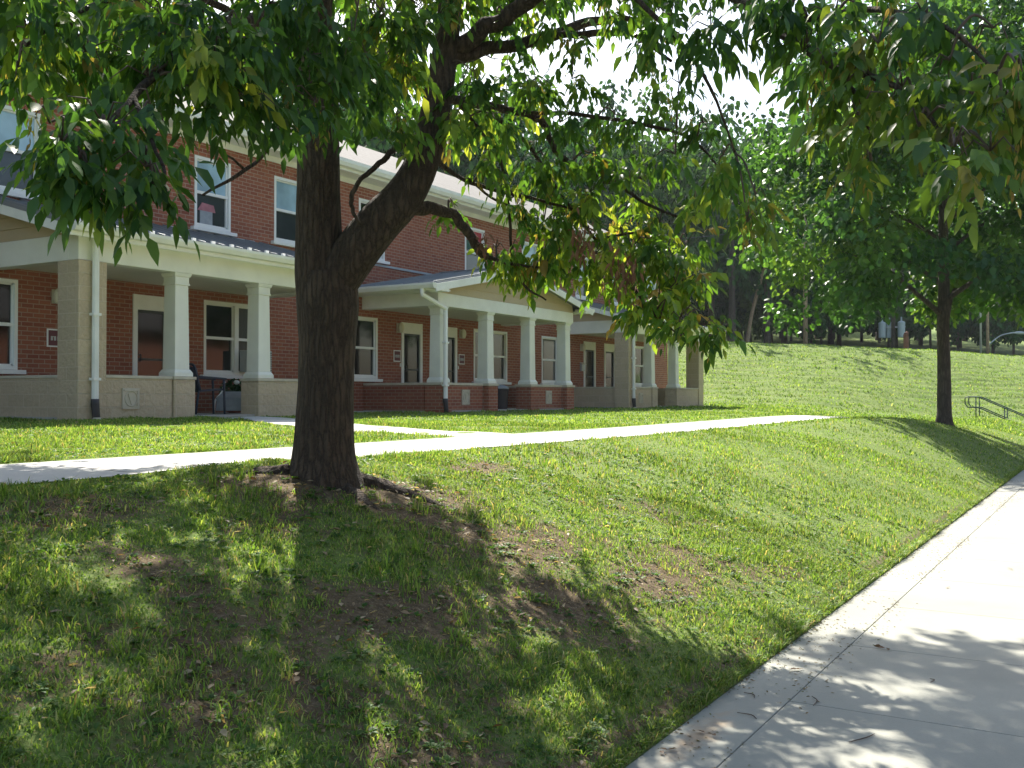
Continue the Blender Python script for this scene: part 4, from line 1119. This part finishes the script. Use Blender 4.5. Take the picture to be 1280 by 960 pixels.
MT = [(.045, .12, .032), (.056, .145, .032), (.075, .17, .036), (.105, .195, .042), (.038, .10, .036)]
T2 = (30.36, 4.19, g1(30.36, 4.19) - .03)
MAPLE = empty('maple_tree', T2, 'full green maple with a straight trunk on the lawn by the pavement', 'tree')
b = MB()
bark_tube(b, [(0, 0, -.1, .30), (0, 0, .12, .225), (.0, 0, .5, .19), (.02, 0, 1.6, .175), (0, .02, 2.6, .165), (.03, 0, 3.6, .155), (0, 0, 5.2, .13), (.05, 0, 7.5, .10), (0, .05, 9.8, .05), (0, 0, 11.2, .02)], 20, 4, .03,
          lambda t, z: max(0, (.3 - z)) * .5 * max(0, math.cos(3 * t)))
b.build('trunk', M['bark2'], MAPLE, smooth=True)
rb_ = random.Random(3)
for k in range(16):
    a = k * 2.4; z = 2.6 + k * .42; L = 3.9 - abs(k - 5) * .16
    dx, dy = math.cos(a), math.sin(a)
    b = MB(); b.tube(spline([(0, 0, z, .085 - k * .003), (dx * .8, dy * .8, z + .55, .065 - k * .002), (dx * L * .6, dy * L * .6, z + 1.3, .04), (dx * L, dy * L, z + 1.7 + rb_.uniform(-.4, .3), .012)], 4), 8)
    b.build('branch', M['bark2'], MAPLE, smooth=True)
m2, _ = crown_cards((0, 0, 6.6), (5.1, 5.1, 5.4), 340, 150, .85, .18, MT, seed=5, low=-.72, zmin=2.75)
link('crown', m2, M['leaf2'], MAPLE)

# ------------------------------------------------------------------ hillside wood behind the bank
FT = [(.024, .075, .030), (.034, .092, .030), (.05, .12, .032), (.08, .15, .04), (.021, .063, .034)]
def wood_tree(u_, v_, h, rw, label, seed, lean=0, light=0, bare_to=.25, group=None):
    z = g1(u_, v_)
    t = empty('woodland_tree', (u_, v_, z), label, 'tree', group)
    b = MB(); bark_tube(b, [(0, 0, -.3, h * (.02 if not lean else .011)), (lean * .08, -lean * .13, h * .2, h * (.013 if not lean else .009)), (lean * .25, -lean * .4, h * .45, h * (.010 if not lean else .008)), (lean * .5, -lean * .86, h * .9, h * .004)], 10, 3, .03)
    b.build('trunk', M['polewood'] if lean else M['bark2'], t, smooth=True)
    tn = [tuple(np.array(c) * (1 + light)) for c in FT]
    m_, _ = crown_cards((lean * .4, -lean * .7, h * (.5 + bare_to * .5)), (rw, rw, h * (.5 - bare_to * .45)), int(26 + rw * 9), 70, rw * .26, .34, tn, seed=seed)
    link('crown', m_, M['leaf3'], t)
    return t
WT = [(85, 30, 17, 5.5, 'tall dark tree at the left end of the wood just past the porch roof', 11, 0, 0),
      (73.2, 23.7, 14, 2.6, 'thin pale leaning tree trunk rising beyond the bank left of the wooden pole', 12, 3.0, .25),
      (86, 24.5, 14, 5, 'bushy dark tree behind the tall wooden utility pole', 13, 0, .05),
      (96, 23, 15, 5.5, 'dark rounded tree between the wooden pole and the transformer pole', 14, 0, -.1),
      (100, 17, 14, 5.5, 'dark tree right behind the grey transformers', 15, 0, 0),
      (104, 13, 13, 5.5, 'lighter green tree behind the trunk of the lawn maple', 16, 0, .25),
      (105, 6, 14, 5.5, 'hazy tree behind the curved street lamp', 17, 0, .1),
      (106, -1, 15, 6, 'hazy tree at the right edge beyond the street lamp', 18, 0, .05)]
for a in WT: wood_tree(*a)
# low scrub along the foot of the wood + the far trees that read as one mass
P_, D_, N_, L_, C_ = [], [], [], [], []
def wood_mass(name, spots, scale=.42, label=None, npc=60):
    rr = np.random.default_rng(33)
    allp = []; tkb = MB()
    for (u_, v_, h, rw) in spots:
        z = g1(u_, v_)
        ncl = int(14 + rw * 6)
        d = unit(rr.normal(size=(ncl, 3))); d[:, 2] = np.where(d[:, 2] < -.6, -d[:, 2], d[:, 2])
        cc = d * (.35 + .65 * rr.random((ncl, 1)) ** .45) * np.array([rw, rw, h * .46]) * (1 + .15 * rr.normal(size=(ncl, 1))) + np.array([u_, v_, z + h * .54])
        if h > 6: tkb.tube([(u_, v_, z - .3, h * .018), (u_, v_, z + h * .8, h * .006)], 7)
        bt = np.array(FT)[rr.integers(0, len(FT))]
        for c in cc:
            m = npc
            o = unit(rr.normal(size=(m, 3))) * (rr.random((m, 1)) ** .5) * rw * .30
            allp.append((c + o, unit(o + rr.normal(size=(m, 3)) * .8 + np.array([0, 0, -.4 * rw])), unit(np.array([0, 0, .5]) + rr.normal(size=(m, 3)) * .8), scale * rr.uniform(.7, 1.3, m), (bt * rr.uniform(.8, 1.25)) * np.ones((m, 3))))
    A = [np.concatenate([x[k] for x in allp]) for k in range(5)]
    me_ = leaflets(*A[:4], .75, A[4], .15, name)
    o = tag(link(name, me_, M['leaf3']), label, None, None, 'stuff')
    if tkb.v: tkb.build('trunk', M['bark2'], o)['kind'] = 'stuff'
    return o
rs = random.Random(8)
spots = []
def crest_pt(s, w):   # s metres past the toe of the bank, w along it
    return 40 + .844 * s + .537 * w * -1, 14 + .537 * s + .844 * w
for row, (s, h0) in enumerate(((52, 13), (58, 15), (64, 17), (78, 18), (94, 19), (112, 20))):
    w = -46 + row * 2
    while w < 95:
        u_, v_ = crest_pt(s + rs.uniform(-4, 4), w)
        spots.append((u_, v_, h0 + rs.uniform(-3, 3), rs.uniform(4.5, 6.5))); w += rs.uniform(5, 7.5)
def behind(px_, d_, top):      # trees up the hill behind the row, by bearing and height of their tops
    x_ = (px_ - 640) / 1270 * d_
    q_ = cam[:2] + fw[:2] * d_ + rt[:2] * x_
    zt__ = 1.6 + (497 - top) / 1270 * d_
    h_ = zt__ - g1(q_[0], q_[1])
    if h_ > 4: spots.append((q_[0], q_[1], h_, rs.uniform(4.2, 6)))
for px_ in range(380, 960, 34):
    behind(px_ + rs.uniform(-10, 10), rs.uniform(58, 66) if px_ < 640 else rs.uniform(70, 84), rs.uniform(95, 150) if px_ < 640 else rs.uniform(130, 185))
for px_ in range(120, 380, 60):
    behind(px_, rs.uniform(46, 52), rs.uniform(40, 70))
tag(wood_mass('distant_wood', spots), 'dense wood covering the hillside beyond the grassy bank')
scrub = []
for s0, hh in ((42, 5.5), (48, 7), (56, 8)):
    w = -36
    while w < 30:
        u_, v_ = crest_pt(s0 + rs.uniform(-2, 3), w); scrub.append((u_, v_, hh * rs.uniform(.7, 1.25), rs.uniform(1.9, 2.9))); w += rs.uniform(1.8, 2.8)
tag(wood_mass('undergrowth', scrub, .30, npc=80), 'dark leafy undergrowth along the edge of the wood')

# ------------------------------------------------------------------ poles, wires, lamp, railing
def pole(u_, v_, h, r, mat, name='utility_pole', label=None, cat='utility pole'):
    z = g1(u_, v_); t = empty(name, (u_, v_, z), label, cat)
    MB().tube([(0, 0, -.3, r), (0, 0, h * .5, r * .88), (0, 0, h, r * .72)], 12).build('post', mat, t, smooth=True)
    return t, z
p1, z1_ = pole(68.44, 18.06, 10.2, .16, M['polewood'], label='weathered wooden utility pole standing alone behind the grass bank')
b = MB(); b.box(-.06, .06, -1.1, 1.1, 9.5, 9.62); b.build('crossarm', M['polewood'], p1)
for y in (-.95, -.4, .4, .95): MB().lathe(0, y, [(9.62, .03), (9.66, .05), (9.72, .03), (9.76, .045), (9.8, .02)], 8).build('insulator', M['galv'], p1, smooth=True)
p2, z2_ = pole(84.08, 15.3, 9.5, .17, M['bark2'], label='dark utility pole carrying three grey transformer cans')
zt_ = 7.6 - z2_
for dy, dx in ((.82, -.1), (.34, .32), (-.62, -.1)):
    MB().lathe(dx, dy, [(zt_ - 1.27, .24), (zt_ - 1.24, .27), (zt_ - .12, .28), (zt_ - .06, .25), (zt_, .12), (zt_ + .02, .06), (zt_ + .30, .06), (zt_ + .34, .03)], 14).build('transformer', M['canister'], p2, smooth=False)
b = MB(); b.box(-.08, .08, -.9, 1.1, zt_ - .5, zt_ - .4); b.build('bracket', M['galv'], p2)
b = MB(); b.box(-.06, .06, -1.2, 1.2, 8.9, 9.02); b.build('crossarm', M['bark2'], p2)
zz = g1(65.56, 11.19); st = empty('wooden_post', (65.56, 11.19, zz), 'short reddish wooden post on top of the bank beside the transformers', 'post')
MB().tube([(0, 0, -.3, .17), (0, 0, .55, .16), (.02, .02, 1.0, .15)], 9, .06).build('stump', M['rust'], st)
MB().tube([(0, 0, 1.0, .15), (.05, -.04, 1.1, .10), (.02, -.02, 1.16, .04)], 9, .1).build('splintered_top', M['rust'], st)
z3 = g1(87.89, 8.92)
sl = empty('street_lamp', (87.89, 8.92, z3), 'pale curved arm street lamp on a pole beyond the bank', 'street lamp')
hz = 5.7 - z3
MB().tube([(0, 0, -.3, .13), (0, 0, 7.5, .09)], 10).build('pole', M['polewood'], sl, smooth=True)
MB().tube(spline([(0, 0, hz, .045), (.3, -.5, hz + .5, .045), (.55, -.95, hz + .82, .042), (.85, -1.55, hz + .98, .05), (1.0, -1.9, hz + 1.0, .05)], 5), 10).build('arm', M['canister'], sl, smooth=True)
MB().tube(spline([(.95, -1.8, hz + 1.0, .06), (1.1, -2.1, hz + 1.0, .12), (1.3, -2.5, hz + .97, .10), (1.36, -2.62, hz + .96, .03)], 4), 10).build('lamp_head', M['canister'], sl, smooth=True)
sp_, _z = pole(87.2, 9.35, 9, .08, M['galv'], label='thin grey pole just left of the street lamp')
def wire(a, c, sag, label):
    pts = []
    for k in range(25):
        t = k / 24
        pts.append((a[0] + (c[0] - a[0]) * t, a[1] + (c[1] - a[1]) * t, a[2] + (c[2] - a[2]) * t - sag * 4 * t * (1 - t), .03))
    o = MB(a).tube(pts, 5).build('power_cable', M['cable']); o.location = a
    tag(o, label, 'cable', 'cables strung between the poles')
wire((62.0, 34, 12.9), (68.44, 17.2, 13.6), .8, 'upper overhead cable crossing in front of the wood left of the wooden pole')
wire((62.0, 34, 11.2), (68.44, 18.0, 12.0), .7, 'lower overhead cable crossing in front of the wood left of the wooden pole')
wire((68.44, 17.2, 13.6), (84.08, 14.4, 13.6), .5, 'overhead cable from the wooden pole to the transformer pole')
wire((84.08, 15.0, 12.2), (87.89, 8.92, 11.6), .3, 'overhead cable from the transformer pole to the street lamp pole')

# railing beside the steps
RA = (48.15, 5.3, g1(48.15, 5.3))
def handrail(dx, label):
    o = (48.15 + dx, 5.25, .72)
    t = empty('handrail', o, label, 'railing', 'handrails of the steps'); 
    top = [(0, .55, .62, .024), (0, .55, .88, .024), (0, .42, .92, .024), (0, 0, .90, .024), (0, -1.75, .08, .024), (0, -3.0, -.05, .024)]
    MB().tube(top, 8).build('top_rail', M['rail'], t, smooth=True)
    MB().tube([(0, .55, .62, .024), (0, .45, .46, .024), (0, 0, .44, .024), (0, -1.75, -.38, .024)], 8).build('mid_rail', M['rail'], t, smooth=True)
    for y, zt2 in ((.12, .9), (-1.0, .43), (-2.2, .03)):
        MB().tube([(0, y, zt2 - 1.25, .024), (0, y, zt2, .024)], 8).build('post', M['rail'], t, smooth=True)
handrail(0, 'nearer dark green pipe handrail going down to the pavement')
handrail(1.25, 'farther dark green pipe handrail just behind the nearer one')
b = MB()
for k in range(5): b.box(48.2, 49.35, 4.9 - k * .35 - .35, 4.9 - k * .35 + .01, -.2, .70 - k * .14)
b.box(48.2, 49.35, 1.86, 3.15, -.2, .012)
tag(b.build('steps', M['slab'], bevel=.01), kind='structure')

# ------------------------------------------------------------------ grass
def in_path(u, v):
    a = (v > 5.53) & (v < 6.77) & (u < 29)
    bp = np.zeros_like(a)
    C_ = [(10.6, 6.5), (10.7, 8.4), (11.4, 10.3), (12.4, 11.8), (12.65, 13.3)]
    for (x0, y0), (x1, y1) in zip(C_[:-1], C_[1:]):
        d = np.array([x1 - x0, y1 - y0]); L = np.hypot(*d); d = d / L
        s = (u - x0) * d[0] + (v - y0) * d[1]; w = np.abs(-(u - x0) * d[1] + (v - y0) * d[0])
        bp |= (s > -.1) & (s < L + .1) & (w < .62)
    pr = (v > 13.36) & (v < 26) & (u > -8) & (u < 38.5) & ~((u < 9.6) & (v < 15.6)) & ~((u > 15.7) & (u < 19.1) & (v < 15.0)) & ~((u > 25.8) & (u < 29.5) & (v < 15.6))
    steps = (u > 48.1) & (u < 49.5) & (v < 4.9)
    return a | bp | pr | steps
GT = np.array([(.112, .21, .042), (.158, .26, .060), (.22, .305, .085), (.075, .15, .030), (.31, .33, .14), (.33, .29, .16), (.30, .24, .16), (.19, .145, .095)])
GPR = np.array([.28, .28, .18, .14, .07, .03, .01, .01])
def sample(n, d0, d1, pw=1.0, azm=.60):
    d = (rng.random(n) * (d1 ** pw - d0 ** pw) + d0 ** pw) ** (1 / pw)
    x = (rng.random(n) * 2 - 1) * azm * d
    p = cam[:2] + fw[:2] * d[:, None] + rt[:2] * x[:, None]
    return p[:, 0], p[:, 1]
BV, BD, BC = [], [], []
def blades(u, v, h, w, lean=.55, pal=GPR, keep_bare=True, clump=0.35, mow=False):
    m = (v > 1.8) & ~in_path(u, v)
    if keep_bare: m &= rng.random(len(u)) > bare(u, v) * 1.0
    hm = .55 + .36 * lump(u, v, 3.1, .9) + .25 * lump(u, v, 8.3, 2.9) + .3 * rng.random(len(u))
    u, v, hm = u[m], v[m], hm[m]; n = len(u)
    z = ground(u, v) - .004
    H_ = h * np.clip(hm, .35, 1.6) * rng.uniform(.6, 1.25, n)
    a = rng.random(n) * 2 * math.pi; la = rng.uniform(.15, 1, n) * lean
    dx, dy = np.cos(a), np.sin(a)
    yaw = a + rng.normal(size=n) * .8 + math.pi / 2
    wx, wy = np.cos(yaw) * w * rng.uniform(.6, 1.4, n) / 2, np.sin(yaw) * w * rng.uniform(.6, 1.4, n) / 2
    B = np.stack([u, v, z], 1)
    W_ = np.stack([wx, wy, np.zeros(n)], 1)
    mid = B + np.stack([dx * H_ * la * .35, dy * H_ * la * .35, H_ * .6], 1)
    tip = B + np.stack([dx * H_ * la, dy * H_ * la, H_ * (1 - .25 * la)], 1)
    V_ = np.stack([B - W_, B + W_, mid + W_ * .8, mid - W_ * .8, tip], 1)
    cl = np.clip(.5 + .5 * lump(u, v, 1.4, 2.2), 0, 1)
    c = GT[rng.choice(len(GT), n, p=pal)] * (.8 + .35 * cl)[:, None]
    BV.append(V_); BC.append(c)
u, v = sample(300000, 2.6, 9.5, 1.5); blades(u, v, .047, .0060, 1.2)
u, v = sample(120000, 2.6, 11, 1.5); k_ = rng.random(len(u)) < .12 + bare(u, v); blades(u[k_], v[k_], .020, .0035, 3.2, np.array([0, 0, 0, 0, .06, .06, .44, .44]), keep_bare=False)
u, v = sample(110000, 8.5, 17, 1.2); blades(u, v, .055, .0105, .8)
u, v = sample(110000, 15, 36, 1.1); blades(u, v, .055, .018, .8, np.array([.31, .29, .20, .16, .03, .01, 0, 0]))
u, v = sample(190000, 34, 64, 1.0); s_ = (u - 40) * .844 + (v - 14) * .537; m = (s_ > -8) & (s_ < 20)
u, v, s_ = u[m], v[m], s_[m]
wv = s_ + .35 * lump(u, v, .8, .3) + .2 * lump(u, v, 2.2, 1.3); keep = rng.random(len(u)) < .35 + .65 * (np.sin(wv * 6.5) > -.1)
blades(u[keep], v[keep], .11, .034, .9, np.array([.31, .30, .20, .17, .015, .005, 0, 0]))
# longer tufts here and there
for cnt, hh, sp in ((420, .085, .035), (60, .15, .025)):
    tu, tv = sample(cnt, 2.6, 11, 1.3)
    tu = np.repeat(tu, 18) + rng.normal(size=cnt * 18) * sp; tv = np.repeat(tv, 18) + rng.normal(size=cnt * 18) * sp
    blades(tu, tv, hh, .0075, 1.0, keep_bare=False)
eu = rng.uniform(1.5, 30, 17000); blades(eu, rng.uniform(1.852, 1.92, 17000), .075, .007, 1.7, keep_bare=False)
gm = template_mesh('grass', np.concatenate(BV), [(0, 1, 2, 3), (3, 2, 4)], np.concatenate(BC))
tag(link('grass', gm, M['blade']), 'short mown lawn grass', kind='stuff')
# broad leaved weeds in the bank
wu, wv = sample(6000, 2.7, 12, 1.3)
m = (wv > 1.95) & ~in_path(wu, wv) & (rng.random(6000) < .9); wu, wv = wu[m], wv[m]
k = 9; n = len(wu)
au = np.repeat(wu, k); av = np.repeat(wv, k); a = rng.random(n * k) * 2 * math.pi
p = np.stack([au + np.cos(a) * .015, av + np.sin(a) * .015, ground(au, av) + .005], 1)
d = unit(np.stack([np.cos(a), np.sin(a), rng.uniform(.25, 1.3, n * k)], 1)); nn = unit(np.stack([-np.cos(a) * .6, -np.sin(a) * .6, np.ones(n * k)], 1))
wc = np.array([(.05, .12, .028), (.07, .15, .034), (.10, .18, .045)])[np.repeat(rng.integers(0, 3, n), k)]
tag(link('weeds', leaflets(p, d, nn, np.repeat(rng.uniform(.014, .045, n), k), .5, wc, .3, 'weeds'), M['blade']), 'low broad leaved weeds growing in the bank', kind='stuff')
# litter of dry leaves on bare soil
lu, lv = sample(11000, 2.6, 14, 1.3)
m = (lv > 1.9) & ~in_path(lu, lv) & (rng.random(11000) < .05 + bare(lu, lv) ** 1.5); lu, lv = lu[m], lv[m]; n = len(lu)
p = np.stack([lu, lv, ground(lu, lv) + .012 + .02 * rng.random(n)], 1); a = rng.random(n) * 2 * math.pi
d = unit(np.stack([np.cos(a), np.sin(a), rng.normal(size=n) * .2], 1)); nn = unit(np.stack([rng.normal(size=n) * .4, rng.normal(size=n) * .4, np.ones(n)], 1))
lc_ = np.array([(.17, .12, .075), (.27, .21, .14), (.11, .07, .045), (.36, .30, .22)])[rng.integers(0, 4, n)]
tag(link('leaf_litter', leaflets(p, d, nn, rng.uniform(.018, .06, n), .42, lc_, .1, 'leaf_litter'), M['blade']), 'dry leaf litter scattered over the bare soil', kind='stuff')

cu = rng.uniform(2, 22, 6000); cv = np.where(rng.random(6000) < .8, 1.85 - rng.random(6000) ** 3 * .5, 1.51 + rng.normal(size=6000) * .02); n = 6000; a = rng.random(n) * 2 * math.pi
m = (1 + lump(cu, cv, 3.0, .5)) * rng.random(n) > .45; cu, cv, a = cu[m], cv[m], a[m]; n = len(cu)
d = unit(np.stack([np.cos(a), np.sin(a), rng.normal(size=n) * .1], 1)); nn = unit(np.stack([rng.normal(size=n) * .3, rng.normal(size=n) * .3, np.ones(n)], 1))
tag(link('debris', leaflets(np.stack([cu, cv, np.full(n, .004)], 1), d, nn, rng.uniform(.008, .03, n), .35, np.array([(.10, .07, .04), (.16, .12, .07), (.09, .10, .03)])[rng.integers(0, 3, n)], .05, 'debris'), M['blade']), 'crumbs of dry grass and leaf along the pavement edge', kind='stuff')
# twigs and leaves lying on the pavement
TWIG = [(5.42, 1.40, .22, .3, 'thin twig lying along the pavement joint near the edging strip'), (5.0, 1.62, .16, 1.2, 'curved twig on the edging strip close to the grass'),
        (4.95, 1.05, .26, -.4, 'longest twig on the shaded pavement, bowed'), (6.15, .93, .10, .2, 'short dark twig in the middle of the shaded pavement'), (4.55, .80, .12, -.2, 'small twig nearest the camera on the pavement'),
        (5.35, 1.72, .13, .9, 'forked twig on the edging strip beside the rusty stain')]
for (x, y, L, a, lab) in TWIG:
    o = MB((x, y, 0)).tube(spline([(x - L * .38 * math.cos(a), y - L * .38 * math.sin(a), .005, .002), (x + .015, y - .02, .007, .003), (x + L * .38 * math.cos(a), y + L * .38 * math.sin(a), .005, .0015)], 4), 6).build('twig', M['twigbark'])
    o.location = (x, y, 0); tag(o, lab, 'twig', 'twigs fallen on the pavement')
DL = [(4.62, 1.70, 'crumpled brown leaf in the rusty stain on the edging strip'), (4.30, 1.78, 'curled dark leaf near the grass at the bottom of the edging strip'), (6.78, 1.28, 'dead leaf on the pavement joint beyond the shade'),
      (9.2, 1.25, 'dead leaf on the sunny pavement'), (6.0, 1.62, 'small brown leaf on the edging strip in the shade'), (10.5, .9, 'leaf farthest along the sunny pavement')]
for k, (x, y, lab) in enumerate(DL):
    n = int(rng.integers(1, 4)); a = rng.random(n) * 6.28
    p = np.stack([rng.normal(size=n) * .015, rng.normal(size=n) * .015, np.full(n, .008)], 1)
    me_ = leaflets(p, unit(np.stack([np.cos(a), np.sin(a), rng.uniform(.0, .25, n)], 1)), unit(np.stack([rng.normal(size=n) * .4, rng.normal(size=n) * .4, np.ones(n)], 1)), rng.uniform(.03, .055, n), .5, np.array([(.12, .07, .04)] * n), .1, 'fallen_leaf')
    o = link('fallen_leaf', me_, M['leaf']); o.location = (x, y, .002); tag(o, lab, 'leaf', 'leaves fallen on the pavement')

# ------------------------------------------------------------------ air, sky, sun, camera
SUN_EL, SUN_AZ = 47.0, 42.9          # azimuth from +X towards +Y
HAZE = True
if HAZE:
    m = bpy.data.materials.new('haze_air'); m.use_nodes = True; t = m.node_tree; t.nodes.clear()
    out = t.nodes.new('ShaderNodeOutputMaterial'); pv = t.nodes.new('ShaderNodeVolumePrincipled')
    pv.inputs['Color'].default_value = (.86, .93, 1, 1); pv.inputs['Density'].default_value = .00022; pv.inputs['Anisotropy'].default_value = .3
    t.links.new(pv.outputs[0], out.inputs['Volume'])
    tag(MB().box(-59, 285, -88, 215, -1.5, 75).build('haze', m), 'thin summer haze', kind='stuff')
w = bpy.data.worlds.new('World'); scene.world = w; w.use_nodes = True
t = w.node_tree; bg = t.nodes['Background']
sky = t.nodes.new('ShaderNodeTexSky'); sky.sky_type = 'NISHITA'; sky.sun_disc = False
sky.sun_elevation = rad(SUN_EL); sky.sun_rotation = rad(90 - SUN_AZ); sky.air_density = 1.2; sky.dust_density = 2.2; sky.ozone_density = 1.0
t.links.new(sky.outputs[0], bg.inputs[0]); bg.inputs[1].default_value = .095
sun = bpy.data.lights.new('sun', 'SUN'); sun.energy = 5.0; sun.angle = rad(.53); sun.color = (1, .94, .84)
so = bpy.data.objects.new('sun', sun); COL.objects.link(so)
sd = Vector((math.cos(rad(SUN_EL)) * math.cos(rad(SUN_AZ)), math.cos(rad(SUN_EL)) * math.sin(rad(SUN_AZ)), math.sin(rad(SUN_EL))))
so.location = sd * 60; so.rotation_euler = sd.to_track_quat('Z', 'Y').to_euler()
cd = bpy.data.cameras.new('camera'); co = bpy.data.objects.new('camera', cd); COL.objects.link(co)
cd.sensor_width = 36; cd.lens = 1270 / 1280 * 36; cd.clip_end = 2000; cd.clip_start = .05
co.location = (0, 0, 1.6); co.rotation_euler = (rad(90 + math.degrees(math.atan(17 / 1270))), 0, rad(30.9 - 90))
scene.camera = co
scene.view_settings.view_transform = 'Standard'; scene.view_settings.look = 'None'
scene.view_settings.exposure = 1.4; scene.view_settings.gamma = 1
scene.view_settings.use_curve_mapping = False
